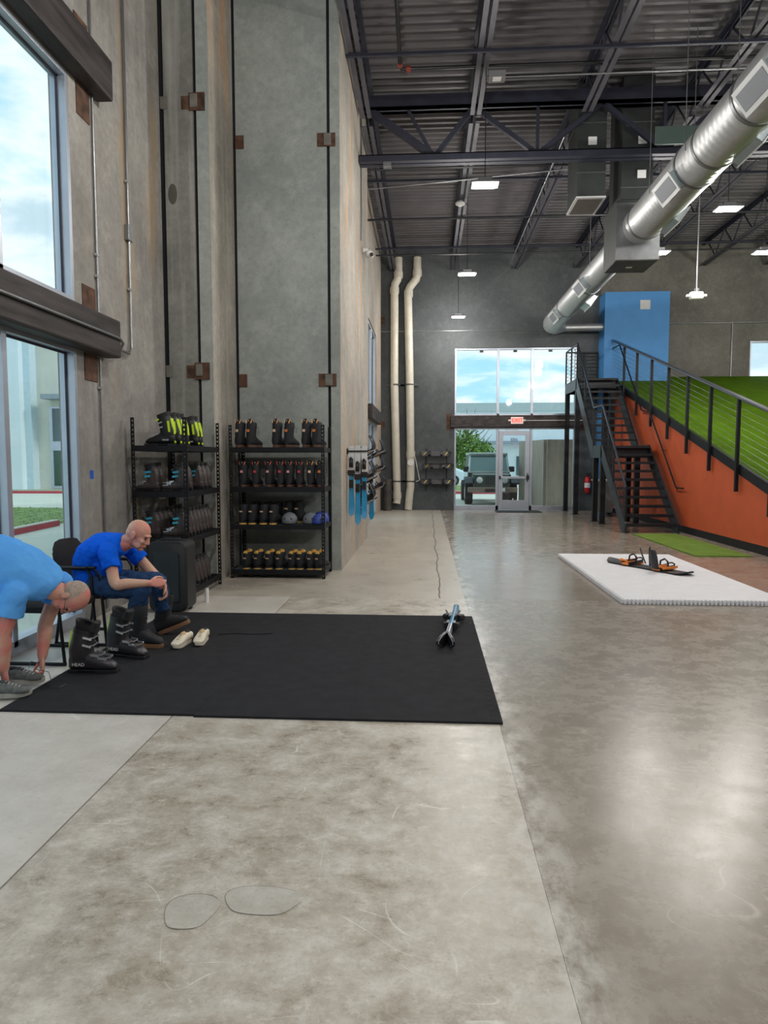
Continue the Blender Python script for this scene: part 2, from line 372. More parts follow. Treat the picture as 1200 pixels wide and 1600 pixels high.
# crack that wanders along the rear joint, and old trowelled patches
b = MB(); pts = []
y = 7.4
while y < 20.8: pts.append((.16 + .012*math.sin(y*3.1) + .01*random.uniform(-1, 1), y)); y += .18
for p, q in zip(pts, pts[1:]):
    b.add([(p[0]-.006, p[1], .0012), (p[0]+.006, p[1], .0012), (q[0]+.006, q[1], .0012), (q[0]-.006, q[1], .0012)], [(0,1,2,3)])
b.build('crack', mat('crack filler', (.12, .10, .08), .9), floor)
M_patch = floormat("patched slab", (.50, .47, .42), (.72, .69, .64), (.42, .39, .34), .25, .5, .6)
for (cx, cy, ax, ay, ph) in ((-.78, 2.13, .085, .10, 0), (-.555, 2.20, .13, .085, .4)):
    ring = [(cx + ax*math.cos(2*PI*i/36)*(1+.1*math.sin(3*i*.17+ph)), cy + ay*math.sin(2*PI*i/36)*(1+.12*math.cos(2*i*.17+ph)), .0015) for i in range(36)]
    MB().add(ring, [tuple(range(36))]).build('patch', M_patch, floor)
    rr = MB(); o2 = [V(p) + (V(p)-V((cx, cy, .0015))).normalized()*.0022 for p in ring]
    for i in range(4, 30):
        j = (i+1) % 36; rr.add([(*ring[i][:2], .002), (*ring[j][:2], .002), (o2[j].x, o2[j].y, .002), (o2[i].x, o2[i].y, .002)], [(0,1,2,3)])
    rr.build('patch_edge', mat('patch edge filler', (.22, .20, .17), .9), floor)

# ribbed steel deck
b = MB(); P = .20; y = YB; prof = []
while y < YF + .2:
    prof += [(y, ZC), (y+.055, ZC), (y+.075, ZC+.045), (y+.18, ZC+.045)]; y += P
vs = [(x, a, c) for x in (-3.5, XR+.2) for a, c in prof]; n = len(prof)
b.add(vs, [(i, i+1, n+i+1, n+i) for i in range(n-1)])
b.build('ceiling', mat('ribbed roof deck steel', lin(92, 89, 92), .55, .15, .12, 2), kind='structure')
MB().box(-3.6, XR+.3, YB-.3, YF+.4, ZC+.06, ZC+.3).build('ceiling_roof_board', mat('roof board', (.1, .1, .1), .9), kind='structure')

# ------------------------------------------------------------------ windows
def glazing_x(n, xg, y0, y1, z0, z1, mulls, side=1, hw=.03, sill=True):
    """aluminium storefront in a wall whose faces look along X; pane plane at xg"""
    t = thing('window_%d' % n, kind='structure', loc=(xg, (y0+y1)/2, z0))
    d0, d1 = xg-.05, xg+.09
    b = MB(); b.box(d0, d1, y0, y0+.05, z0, z1); b.box(d0, d1, y1-.05, y1, z0, z1)
    b.box(d0, d1, y0+.05, y1-.05, z1-.05, z1); b.box(d0, d1, y0+.05, y1-.05, z0, z0+(.11 if sill else .06))
    b.build('window_frame', M_alu, t, bevel=.003)
    for my in mulls: MB().box(d0, d1, my-hw, my+hw, z0+.06, z1-.05).build('mullion', M_alu, t, bevel=.003)
    ys = [y0+.05] + sorted(mulls) + [y1-.05]
    for a, c in zip(ys, ys[1:]):
        MB().box(xg-.004, xg+.004, a, c, z0+.05, z1-.05).build('pane', M_glass, t)
        g = MB(); zb = z0 + (.11 if sill else .06)
        g.box(xg+.006, xg+.02, a+(.0 if a == ys[0] else hw), a+(.012 if a == ys[0] else hw+.012), zb, z1-.05)
        g.box(xg+.006, xg+.02, c-(.018 if c == ys[-1] else hw+.018), c-(.0 if c == ys[-1] else hw), zb, z1-.05)
        g.box(xg+.006, xg+.02, a, c, z1-.068, z1-.05); g.build('gasket', M_gask, t)
    return t
k = 1
for (y0, y1) in ((1.80, 6.07), (-3.6, 0.7), (-8.2, -4.6)):
    L_ = y1 - y0; ml = [y1 - 1.07 - i*1.07 for i in range(int(L_/1.07)) if y1 - 1.07 - i*1.07 > y0 + .3]
    for z0, z1 in LV: glazing_x(k, WL-.09, y0, y1, z0, z1, ml); k += 1
for z0, z1 in ((0, 2.5), (2.85, 4.9)): glazing_x(k, -1.52, 16.4, 19.0, z0, z1, [17.7]); k += 1
def glazing_y(n, yg, x0, x1, z0, z1, mulls, open_=None):
    t = thing('window_%d' % n, kind='structure', loc=((x0+x1)/2, yg, z0))
    d0, d1 = yg-.06, yg+.06; bs = .07
    b = MB(); b.box(x0, x0+.05, d0, d1, z0, z1); b.box(x1-.05, x1, d0, d1, z0, z1); b.box(x0+.05, x1-.05, d0, d1, z1-.05, z1)
    if open_: b.box(x0+.05, open_[0], d0, d1, z0, z0+.14); b.box(open_[1], x1-.05, d0, d1, z0, z0+.14)
    else: b.box(x0+.05, x1-.05, d0, d1, z0, z0+bs)
    b.build('window_frame', M_alu, t, bevel=.003)
    for mx in mulls: MB().box(mx-.035, mx+.035, d0, d1, z0, z1-.05).build('mullion', M_alu, t, bevel=.003)
    xs = [x0+.05] + mulls + [x1-.05]
    for a, c in zip(xs, xs[1:]):
        if open_ and a >= open_[0]-.06 and c <= open_[1]+.06: continue
        MB().box(a, c, yg-.004, yg+.004, z0+.04, z1-.04).build('pane', M_glass, t)
    return t
w_hi = glazing_y(k, YF+.10, .83, 4.45, 2.85, 4.87, [2.13, 3.14]); k += 1
glazing_y(k, YF+.10, .83, 4.45, 0, 2.5, [2.13, 3.14], (2.165, 3.105)); k += 1
glazing_y(k, YF+.10, 9.42, 12.9, 2.9, 5.0, [11.2]); k += 1
for i, x in enumerate((1.62, 2.62, 3.66)):
    MB().box(x-.055, x+.055, YF-.0, YF+.04, 4.74, 4.80).build('blind_bracket', M_blk, w_hi)
# door leaf
d = thing('door_1', kind='structure', loc=(2.635, YF+.1, 0))
x0, x1 = 2.17, 3.10; yd0, yd1 = YF+.06, YF+.115
b = MB(); b.box(x0, x0+.13, yd0, yd1, .01, 2.40); b.box(x1-.13, x1, yd0, yd1, .01, 2.40); b.box(x0+.13, x1-.13, yd0, yd1, 2.27, 2.40); b.box(x0+.13, x1-.13, yd0, yd1, .01, .30)
b.build('door_frame', M_alu, d, bevel=.004)
MB().box(x0+.12, x1-.12, YF+.085, YF+.092, .28, 2.29).build('pane', M_glass, d)
b = MB(); b.box(x0+.05, x1-.05, YF-.01, YF+.03, .96, 1.03); b.build('push_bar', M_alu, d, bevel=.006)
b = MB(); b.box(x1-.10, x1-.02, YF-.03, YF+.05, .93, 1.06); b.box(x0+.02, x0+.07, YF-.02, YF+.05, .95, 1.04); b.box(x1-.07, x1-.05, YF-.01, YF+.06, .86, 1.13); b.build('latch', M_blk, d, bevel=.006)
MB().box(2.35, 2.75, YF+.0, YF+.05, 2.42, 2.465).build('door_closer', M_alu, d, bevel=.005)
MR = Matrix.Translation((0, 0, 0))
textmesh('886', .15, .002, 'door_number', mat('dark decal', (.06, .06, .10), .5), d, Matrix.Translation(V((2.635, YF+.08, 2.13)) - origin(d)) @ Matrix.Rotation(PI/2, 4, 'X'))
MB().box(2.58, 2.74, YF+.083, YF+.084, 1.88, 2.02).build('notice', mat('pale blue notice', lin(180, 205, 225), .6), d)
MB().box(2.60, 2.635, YF+.083, YF+.084, .31, .36).build('sticker', M_printw, d)

# steel lintel beams over the glazing, rust-brown embed plates in the concrete
def beam(label, box_, axis):
    t = thing('steel_beam', label, 'beam', loc=((box_[0]+box_[1])/2, (box_[2]+box_[3])/2, box_[4]))
    MB().box(*box_).build('beam_tube', M_steel, t, bevel=.02); return t
bl = beam('dark steel box beam between the tall left windows, lower of two, with a conduit on it', (WL+.002, WL+.17, -8.4, 6.62, 2.50, 2.86), 'y')
beam('dark steel box beam high on the left windows, upper of two', (WL+.002, WL+.17, -8.4, 6.60, 4.90, 5.27), 'y')
beam('dark steel beam across the far entrance glazing', (.70, 4.60, YF-.14, YF-.002, 2.50, 2.86), 'x')
beam('steel beam on the far end of the left wall behind the hanging skis', (-1.398, -1.28, 16.2, 19.2, 2.50, 2.85), 'y')
def plate(parent, bx): MB().box(*bx).build('embed_plate', M_rust, parent)
for z0, z1 in ((2.25, 2.498), (2.862, 3.12), (4.62, 4.898), (5.272, 5.5)): plate(w_left, (WL, WL+.008, 6.20, 6.44, z0, z1))
for z in (2.50, 5.62):
    MB().box(-3.155, -3.07, 8.188, 8.2, z+.01, z+.15).build('weld_plate', mat('grey weld plate', lin(120, 118, 112), .6, .3, .3), w_alc); plate(w_alc, (-2.90, -2.81, 8.192, 8.2, z, z+.15)); plate(w_alc2, (-2.80, -2.62, 8.178, 8.2, z-.02, z+.18))
    plate(w_fac, (-1.46, -1.22, 9.235, 9.25, z, z+.17)); plate(w_fac, (-2.55, -2.44, 9.235, 9.25, z, z+.17))
    plate(w_far, (-1.40, -1.28, YF-.012, YF, z, z+.2))
for w, bx in ((w_alc2, (-2.78, -2.70, 8.165, 8.178, 2.52, 2.66)), (w_fac, (-1.37, -1.27, 9.22, 9.235, 2.51, 2.66)), (w_fac, (-1.37, -1.27, 9.22, 9.235, 5.63, 5.78)), (w_alc2, (-2.79, -2.70, 8.165, 8.178, 5.63, 5.78))):
    MB().box(*bx).build('weld_plate', mat('grey weld plate', lin(120, 118, 112), .6, .3, .3), w, bevel=.004)
plate(w_far, (.58, .72, YF-.008, YF, 2.42, 2.92)); plate(w_far, (4.58, 4.75, YF-.008, YF, 2.42, 2.92))
b = MB(); b.ell((-3.03, 8.2, 4.66), (.055, .008, .12), nu=20); b.build('grout_patch', mat('dark grout', (.09, .085, .075), .9), w_alc)
b = MB(); b.box(WL, WL+.002, 6.24, 6.31, 1.33, 1.41); b.build('masking_tape_square', mat('blue masking tape', lin(30, 90, 190), .6), label='small blue tape square on the left concrete wall beside the window', cat='tape')
# orange slope building parts come later; blue riser enclosure
t = thing('wall_blue', kind='structure', loc=(5.95, 20.6, 0))
MB().box(5.06, 6.87, 20.25, YF-.002, 0, 6.30).build('wall_panel', M_blue, t)
MB().box(6.04, 6.32, 20.235, 20.25, 5.80, 6.06).build('access_hatch', mat('pale grey hatch', (.6, .6, .6), .5), t)

# ================================================================== ROOF STEEL
M_red2 = mat('red oxide fitting', lin(130, 50, 38), .6)
def girder(y, label):
    t = thing('roof_girder', label, 'girder', (6, y, 6.5))
    x0, x1 = -1.155, XR-.05
    for zc, h in ((6.52, .11), (7.42, .20)):
        b = MB(); b.box(x0, x1, y-.12, y-.02, zc-h/2, zc+h/2); b.box(x0, x1, y+.02, y+.12, zc-h/2, zc+h/2)
        b.box(x0, x1, y-.12, y+.12, (zc+h/2-.015) if zc < 7 else (zc-h/2), (zc+h/2) if zc < 7 else (zc-h/2+.015)); b.build('chord', M_gird, t)
    x = -1.0; i = 0
    nodes = [(-1.0, 7.34), (.10, 6.56), (.75, 7.34), (1.80, 6.56), (2.85, 7.34), (3.85, 6.56), (4.85, 7.34), (5.85, 6.56), (6.85, 7.34), (7.85, 6.56), (8.85, 7.34), (9.85, 6.56), (10.85, 7.34)]
    for k_, ((xa, za), (xb, zb)) in enumerate(zip(nodes, nodes[1:])):
        MB().beam((xa, y, za), (xb, y, zb), .11 if k_ == 0 else .075, .11 if k_ == 0 else .075, up=(0, 1, 0)).build('diagonal', M_gird, t)
    for xa in (1.80, 3.85, 5.85, 7.85, 9.85): MB().beam((xa, y, 6.56), (xa, y, 7.34), .05, .05).build('vertical', M_gird, t)
    MB().beam((-.35, y, 7.34), (.08, y, 6.58), .05, .05).build('vertical', M_gird, t)
    return t
girder(11.85, 'dark open-web roof girder in front of the two square duct drops')
girder(3.0, 'dark open-web roof girder nearest the camera, overhead and out of frame')
def joist(x, label):
    t = thing('bar_joist', label, 'joist', (x, 6, 7.1))
    b = MB(); zt, zb = 7.78, 7.16
    for s in (-1, 1):
        b.box(x+s*.055-.035, x+s*.055+.035, YB+.02, 11.72, zb-.008, zb); b.box(x+s*.025-.004, x+s*.025+.004, YB+.02, 11.72, zb, zb+.06)
        b.box(x+s*.055-.035, x+s*.055+.035, 12.0, YF-.02, zb-.008, zb); b.box(x+s*.025-.004, x+s*.025+.004, 12.0, YF-.02, zb, zb+.06)
    b.build('bottom_chord', M_joist, t)
    b = MB()
    for s in (-1, 1): b.box(x+s*.055-.035, x+s*.055+.035, YB+.02, YF-.02, zt, zt+.008); b.box(x+s*.025-.004, x+s*.025+.004, YB+.02, YF-.02, zt-.06, zt)
    b.build('top_chord', M_gird, t)
    b = MB(); y = -2.0; up = True
    while y < YF-.8:
        b.beam((x, y, zb+.03 if up else zt-.03), (x, y+.55, zt-.03 if up else zb+.03), .024, .024); y += .55; up = not up
    b.build('web_bars', M_gird, t); return t
ordn = ['against the left wall', 'second from the left wall', 'third from the left wall', 'fourth from the left wall', 'fifth from the left wall', 'sixth from the left wall', 'seventh from the left wall', 'eighth from the left wall', 'ninth from the left wall']
for i in range(9): joist(-1.03 + 1.80*i + (.0 if i else 0), 'grey steel bar joist running down the hall, ' + ordn[i])
for i, y in enumerate((9.9, 14.2, 16.4, 18.6)):
    MB().box(-1.155 if y < 13 else -1.39, XR-.05, y-.02, y+.02, 7.10, 7.14).build('joist_bridging', M_gird, label='dark bridging angle under the joists, %s row out from the camera' % ['first', 'second', 'third', 'fourth'][i], cat='bracing')
t = thing('sprinkler_pipe', 'black sprinkler branch with red couplings near the left joists', 'pipe', (-.4, 9.6, 7.3))
MB().tube([(-.42, 8.95, 7.55), (-.42, 10.55, 7.30)], .03, 10).build('pipe_run', M_blk, t, smooth=True)
MB().tube([(-.42, 10.6, 7.30), (15, 10.6, 7.30)], .026, 10).build('pipe_run', M_blk, t, smooth=True)
for p in ((-.50, 8.9, 7.56), (-.42, 9.0, 7.55), (-.42, 10.5, 7.31), (-.30, 10.6, 7.30)):
    MB().tube([V(p)-V((.035, 0, 0)), V(p)+V((.035, 0, 0))], .045, 12).build('coupling', M_red2, t, smooth=True)
t = thing('sprinkler_pipe', 'short dark sprinkler stub with a red cap on the facing wall', 'pipe', (-1.6, 9.1, 7.4))
MB().tube([(-1.62, 9.05, 7.60), (-1.0, 9.05, 7.60)], .026, 10).build('pipe_run', M_blk, t, smooth=True)
MB().tube([(-1.66, 9.05, 7.60), (-1.60, 9.05, 7.60)], .036, 10).build('coupling', M_red2, t, smooth=True)
MB().tube([(-1.35, 9.05, 7.60), (-1.35, 9.05, 7.80)], .012, 8).build('hanger', M_galv, t)
for i, (y, z) in enumerate(((13.4, 7.02), (16.0, 6.98), (18.7, 6.98))):
    MB().tube([(-1.39 if y > 13.5 else -1.16, y, z), (15, y, z)], .022, 8).build('sprinkler_pipe', M_blk, smooth=True, label='thin black sprinkler line across the ceiling, %s beyond the big girder' % ('first', 'second', 'third')[i], cat='pipe')

# ================================================================== LIGHTS
def highbay(x, y, z, label, first=[None]):
    if first[0] is None:
        t = thing('high_bay_light', label, 'ceiling light', (x, y, z), group='high bay ceiling lights')
        b = MB(); b.box(-.20, .20, -.13, .13, .02, .05); b.box(-.10, .10, -.07, .07, .05, .12); b.build('housing', M_galv, t, local=True, bevel=.01)
        MB().box(-.16, .16, -.10, .10, .012, .02).build('lens', mat('lit led lens', (1, 1, 1), .4, emit=(1, .95, .86, 22)), t, local=True)
        MB().tube([(0, 0, .12), (0, 0, 7.8-z)], .006, 6).build('suspension_cable', M_dark, t, local=True)
        ld = bpy.data.lights.new('lamp', 'POINT'); ld.shadow_soft_size = .15; ld.energy = LAMP_W; ld.color = (1, .96, .90)
        lo = bpy.data.objects.new('lamp', ld); S.collection.objects.link(lo); lo.parent = t; lo.location = (0, 0, -.16)
        first[0] = t; return t
    return dup(first[0], (x, y, z), label=label)
for (x, y, l_) in ((.83, 10.4, 'nearest bright light hanging before the left girder bay'), (.85, 15.2, 'second light down the left row'), (.86, 19.6, 'small far light over the entrance window'),
                  (4.8, 11.6, 'bright light right of the big duct, upper'), (4.47, 13.9, 'light just beside the duct plenum box'), (6.5, 14.0, 'light at the right picture edge'),
                  (-.5, 5.7, 'light overhead in front of the camera'), (-.5, .8, 'unseen fill light added above the camera'), (-.5, -4.0, 'unseen fill light added behind the camera'),
                  (5.4, 6.0, 'light overhead to the right of the camera'), (5.4, .8, 'light right of the camera'), (5.4, -4.0, 'unseen fill light added far behind on the right'), (10.5, 5.0, 'unseen fill light added over the slope foot'), (10.5, 11.0, 'unseen fill light added over the slope middle'), (10.5, 16.5, 'unseen fill light added over the slope top'), (10.5, -1.5, 'unseen fill light added on the far right behind')):  # lamps above and behind the camera and over the slope: unseen, added as fill
    highbay(x, y, 5.5, 'lit white high bay lamp, ' + l_)
t = thing('occupancy_sensor', 'white sensor unit with side ears hanging on a rod before the far wall', 'sensor', (4.95, 13.2, 4.5))
zs = 4.47; b = MB(); b.box(4.83, 5.07, 13.14, 13.26, zs, zs+.14); b.build('body', M_white, t, bevel=.03)
b = MB(); b.box(4.77, 4.83, 13.17, 13.23, zs+.05, zs+.09); b.box(5.07, 5.13, 13.17, 13.23, zs+.05, zs+.09); b.build('bracket', M_white, t)
MB().tube([(4.95, 13.2, zs+.14), (4.95, 13.2, 7.85)], .012, 8).build('rod', M_galv, t)
b = MB(); b.cyl((4.95, 13.2, zs+.14), (4.95, 13.2, zs+.20), .04); b.build('collar', M_galv, t)

# ================================================================== DUCTWORK
def galv_spiral(name, lo, hi):
    m = bpy.data.materials.new(name); m.use_nodes = True; t_ = m.node_tree; b_ = t_.nodes['Principled BSDF']
    b_.inputs['Metallic'].default_value = .75; b_.inputs['Base Color'].default_value = (*hi, 1)
    c = t_.nodes.new('ShaderNodeTexCoord'); w = t_.nodes.new('ShaderNodeTexWave'); w.bands_direction = 'Y'; w.inputs['Scale'].default_value = 2.6; w.inputs['Distortion'].default_value = 0
    n_ = t_.nodes.new('ShaderNodeTexNoise'); n_.inputs['Scale'].default_value = 4; n_.inputs['Detail'].default_value = 8
    t_.links.new(c.outputs['Object'], w.inputs['Vector']); t_.links.new(c.outputs['Object'], n_.inputs['Vector'])
    bu = t_.nodes.new('ShaderNodeBump'); bu.inputs['Strength'].default_value = .28; bu.inputs['Distance'].default_value = .01
    t_.links.new(w.outputs['Fac'], bu.inputs['Height']); t_.links.new(bu.outputs[0], b_.inputs['Normal'])
    r = t_.nodes.new('ShaderNodeMapRange'); r.inputs[3].default_value = .36; r.inputs[4].default_value = .58; t_.links.new(n_.outputs['Fac'], r.inputs[0]); t_.links.new(r.outputs[0], b_.inputs['Roughness'])
    return m
M_duct = galv_spiral('spiral duct steel', (.4, .4, .4), lin(186, 188, 190))
M_sheet = mat('galvanised sheet', lin(120, 122, 124), .42, .75, .2, 5)
M_dkduct = mat('dark rectangular duct', lin(52, 56, 56), .6, .3, .12)
XD, ZD = 3.56, 5.42
t = thing('spiral_duct', 'large round galvanised spiral duct slanting across the upper right', 'duct', (XD, 10, ZD))
def rtube(y0, y1, r): return MB().tube([(XD, y0, ZD), (XD, y1, ZD)], r, 40)
for (a, c) in ((1.0, 4.2), (4.2, 7.9), (7.9, 9.6), (9.6, 12.15)): rtube(a, c, .305).build('duct_section', M_duct, t, smooth=True)
rtube(12.75, 20.1, .265).build('duct_section', M_duct, t, smooth=True)
for y, r in ((4.2, .315), (7.9, .315), (9.0, .313), (9.6, .315), (11.7, .314), (15.6, .275), (18.0, .275)):
    rtube(y-.03, y+.03, r).build('coupling_band', M_sheet, t, smooth=True)
el = [(XD, 20.0, ZD), (XD+.02, 20.25, ZD), (XD+.16, 20.42, ZD-.02), (XD+.4, 20.5, ZD-.05)]
MB().tube(el, [.265, .262, .24, .13], 28).build('duct_elbow', M_duct, t, smooth=True)
MB().tube([(XD+.3, 20.5, ZD-.06), (5.06, 20.5, ZD-.06)], .11, 20).build('branch_duct', M_duct, t, smooth=True)
def diffuser(y, side, L=.62):
    M = Matrix.Rotation(math.radians(38)*side, 3, 'Y'); c = V((XD, y, ZD)) + M @ V((side*.31, 0, 0)) * 1.0
    M = Matrix.Rotation(math.radians(38)*side, 3, 'Y')
    dirv = V((side*math.cos(math.radians(35)), 0, -math.sin(math.radians(35)))); up = V((0, 1, 0)); w = dirv.cross(up)
    MM = Matrix((dirv, up, w)).transposed(); c = V((XD, y, ZD)) + dirv*.30
    b = MB(); b.obox(c, (.07, L/2, .125), MM); q = b.build('diffuser', mat('bright galvanised diffuser', lin(170, 182, 186), .35, .7, .1), t)
    f = MB(); f.obox(c + dirv*.073 , (.008, L/2+.02, .145), MM); f.build('flange', mat('white diffuser frame', lin(205, 208, 210), .5, .1), q)
    g = MB(); g.obox(c + dirv*.083, (.003, L/2-.03, .095), MM)
    g.build('grille', mat('grey mesh grille', lin(128, 132, 140), .6, .2, .1, 80), q)
for y, s in ((7.35, -1), (9.9, -1), (15.3, -1), (18.3, -1), (8.6, 1), (5.0, -1), (11.2, 1), (16.8, 1)): diffuser(y, s)
for y in (6.3, 9.2, 10.6, 14.3):
    b = MB(); b.tube([(XD-.31, y, ZD), (XD-.31, y, 7.8)], .006, 6); b.tube([(XD+.31, y, ZD), (XD+.31, y, 7.8)], .006, 6); b.build('hanger_rods', M_galv, t)
MB().box(3.3, 5.3, 10.55, 10.58, 6.1, 6.35).build('unistrut_frame', mat('green grey strut', lin(78, 96, 90), .6, .3), label='thin green-grey strut frame hung above the big duct', cat='bracket')
t = thing('plenum_box', 'square dark sheet-metal plenum the round duct passes through', 'duct', (3.5, 12.4, 4.87))
MB().box(3.15, 3.87, 12.0, 12.8, 4.87, 5.85).build('box_body', [M_dkduct], t, bevel=.006)
b = MB(); b.box(3.15, 3.87, 11.99, 12.0, 4.87, 5.80); b.box(3.16, 3.86, 12.01, 12.79, 4.862, 4.87); b.build('bottom_panel', M_sheet, t)
MB().box(3.22, 3.74, 12.02, 12.78, 5.85, 7.84).build('riser', M_dkduct, t, bevel=.006)
for z in (6.05, 6.55, 7.1): MB().box(3.21, 3.75, 12.012, 12.02, z, z+.012).build('seam', M_sheet, t)
for z in (6.2, 6.75): MB().box(3.48, 3.62, 12.005, 12.012, z, z+.13).build('paper_label', M_printw, t)
MB().box(3.45, 3.55, 12.4, 12.46, 4.855, 4.862).build('paper_label', M_printw, t)
t = thing('return_duct', 'dark square duct drop with a mesh grille at its foot, left of the plenum', 'duct', (2.7, 12.4, 5.9))
MB().box(2.49, 2.96, 12.0, 12.8, 5.92, 7.84).build('riser', M_dkduct, t, bevel=.006)
b = MB(); b.box(2.48, 2.97, 11.99, 12.81, 5.895, 5.92); b.build('flange', mat('white diffuser frame', lin(205, 208, 210), .5, .1), t)
MB().box(2.52, 2.93, 12.05, 12.76, 5.888, 5.895).build('grille', mat('brown mesh grille', lin(92, 84, 80), .7), t)
MB().box(2.66, 2.80, 11.99, 12.0, 6.75, 6.88).build('paper_label', M_printw, t)
for z in (6.3, 7.1): MB().box(2.485, 2.965, 11.992, 12.0, z, z+.012).build('seam', M_sheet, t)

# ================================================================== CONDUITS
def conduit(pts, r, label, m=M_galv, clamps=(), cr=None, cat='conduit', name='conduit'):
    t = thing(name, label, cat, pts[0]); MB().tube(pts, r, 10).build('pipe_run', m, t, smooth=True)
    for p in clamps: MB().cbox(p, (.014, .03, .012)).build('clamp', M_silver, t)
    return t
conduit([(WL+.02, 6.47, 2.88), (WL+.02, 6.47, 7.8)], .011, 'thin silver conduit above the left beam, nearest the window', clamps=[(WL+.02, 6.47, 3.45), (WL+.02, 6.47, 3.25)])
conduit([(WL+.02, 6.47, .05), (WL+.02, 6.47, 2.49)], .011, 'thin silver conduit running down below the left beam', clamps=[(WL+.02, 6.47, 2.2), (WL+.02, 6.47, .75)])
tt = conduit([(WL+.025, 7.18, 7.8), (WL+.025, 7.18, 2.78), (WL+.03, 7.16, 2.68), (WL+.04, 7.08, 2.62), (WL+.05, 6.85, 2.62), (WL+.15, 6.70, 2.66), (WL+.185, 6.55, 2.68), (WL+.19, 6.2, 2.68), (WL+.19, -8, 2.68)], .014, 'silver conduit with a junction box bending onto the lower left beam', clamps=[(WL+.025, 7.18, 4.4), (WL+.025, 7.18, 3.3)])
MB().box(WL, WL+.05, 7.13, 7.24, 3.80, 3.96).build('junction_box', M_galv, tt, bevel=.005)
conduit([(-1.38, 13.62, .02), (-1.38, 13.62, 6.55), (-1.36, 13.62, 6.68), (-1.25, 13.62, 6.74), (2.6, 12.9, 6.74)], .013, 'pale conduit climbing the side wall corner and crossing under the roof')
conduit([(-1.40, YF-.02, 5.38), (.8, YF-.02, 5.38), (5.05, YF-.02, 5.38)], .014, 'thin grey conduit running level across the far wall')
conduit([(6.89, YF-.02, 5.52), (15.5, YF-.02, 5.52)], .02, 'grey conduit running level along the right part of the far wall')
conduit([(8.88, YF-.03, 5.5), (8.88, YF-.03, 3.0)], .016, 'vertical grey conduit drop on the far wall left of the high window')
conduit([(2.9, YF-.16, 2.70), (4.6, YF-.16, 2.70)], .010, 'white conduit feeding the exit sign along the far beam', m=M_white)
conduit([(2.30, 12.1, 6.98), (2.30, 20.7, 6.98)], .016, 'pale conduit running down the hall beside the third joist')
conduit([(.85, 10.38, 7.02), (1.3, 10.38, 7.02), (15, 10.38, 7.06)], .012, 'pale conduit crossing the ceiling in front of the girder')
t = thing('driver_box', 'small grey box with a white label clipped to the second joist', 'electrical box', (.95, 10.38, 6.95))
MB().box(.86, 1.10, 10.3, 10.46, 6.98, 7.08).build('body', mat('grey box', (.2, .2, .21), .5), t, bevel=.005)
MB().box(.92, 1.04, 10.292, 10.40, 6.974, 6.98).build('paper_label', M_printw, t)
for i, (y, l_) in enumerate(((11.7, 'on the lower chord by the left wall'),)):
    MB().box(-.75, -.62, 11.73, 11.83, 6.375, 6.463).build('junction_box', M_galv, label='small grey junction box ' + l_, cat='electrical box', bevel=.004)
t = thing('security_camera', 'white security camera on the pale side wall', 'camera', (-1.12, 12.6, 5.2))
MB().tube([(-1.165, 12.6, 5.28), (-1.08, 12.6, 5.28)], .05, 16).build('mount', M_white, t, smooth=True)
MB().ell((-1.05, 12.55, 5.20), (.08, .11, .075)).build('body', M_white, t, smooth=True)
MB().tube([(-1.0, 12.45, 5.17), (-1.0, 12.43, 5.165)], .035, 14).build('lens', M_blk, t, smooth=True)
MB().tube([(-1.15, 12.1, 5.3), (-1.15, 12.1, 7.75)], .012, 8).build('conduit', M_galv, label='grey conduit rising above the security camera', cat='conduit')
MB().ell((.70, 15.4, 7.08), (.11, .11, .05)).build('smoke_detector', M_white, smooth=True, label='round white detector under the second joist', cat='detector')

# ================================================================== PVC STACKS
def pvc(pts, rs, label, clean=None, straps=(), coll=()):
    t = thing('drain_pipe', label, 'pipe', pts[-1]); MB().tube(pts, rs, 20).build('pipe_run', M_pvc, t, smooth=True)
    for p in coll: MB().cyl(V(p)-V((0, 0, .09)), V(p)+V((0, 0, .09)), .135, 20).build('coupling', M_pvc, t, smooth=True)
    for x, z in straps:
        b = MB(); b.cyl((x, YF-.16, z-.02), (x, YF-.16, z+.02), .128, 20); b.box(x-.28, x+.28, YF-.05, YF-.02, z-.02, z+.02); b.build('strap', mat('dark strap', (.1, .1, .1), .5, .5), t)
    return t
YP = YF-.16
pvc([(-.87, YP, 7.5), (-.87, YP, 7.02), (-.90, YP, 6.86), (-.97, YP, 6.74), (-.985, YP, 6.6), (-.985, YP, 3.8), (-.90, YP, .45), (-.90, YP, .30), (-.92, YP-.02, .2)], .118, 'left of two tall cream drain pipes on the far wall, ending in an elbow', straps=((-.96, 3.78), (-.91, .88)), coll=((-.87, YP, 7.0), (-.985, YP, 6.55), (-.90, YP, .45)))
t2 = pvc([(-.31, YP, 7.5), (-.31, YP, 7.0), (-.34, YP, 6.88), (-.52, YP, 6.66), (-.58, YP, 6.52), (-.58, YP, 6.3), (-.52, YP, 3.8), (-.49, YP, 1.6), (-.49, YP, .7), (-.52, YP, .5), (-.56, YP, .02)], .118, 'right of two tall cream drain pipes on the far wall, with a cleanout', straps=((-.53, 3.78), (-.49, .88)), coll=((-.31, YP, 7.05), (-.57, YP, 6.45), (-.49, YP, 1.7)))
MB().cyl((-.49, YP-.09, 1.44), (-.49, YP-.16, 1.44), .09, 18).build('cleanout_cap', M_white, t2, smooth=True)
MB().tube([(-.36, YF-.05, 1.62), (-.22, YF-.05, .92), (-.33, YF-.05, .86)], .012, 8).build('vent_hose', M_white, label='thin white hose hooked beside the right drain pipe', cat='hose')
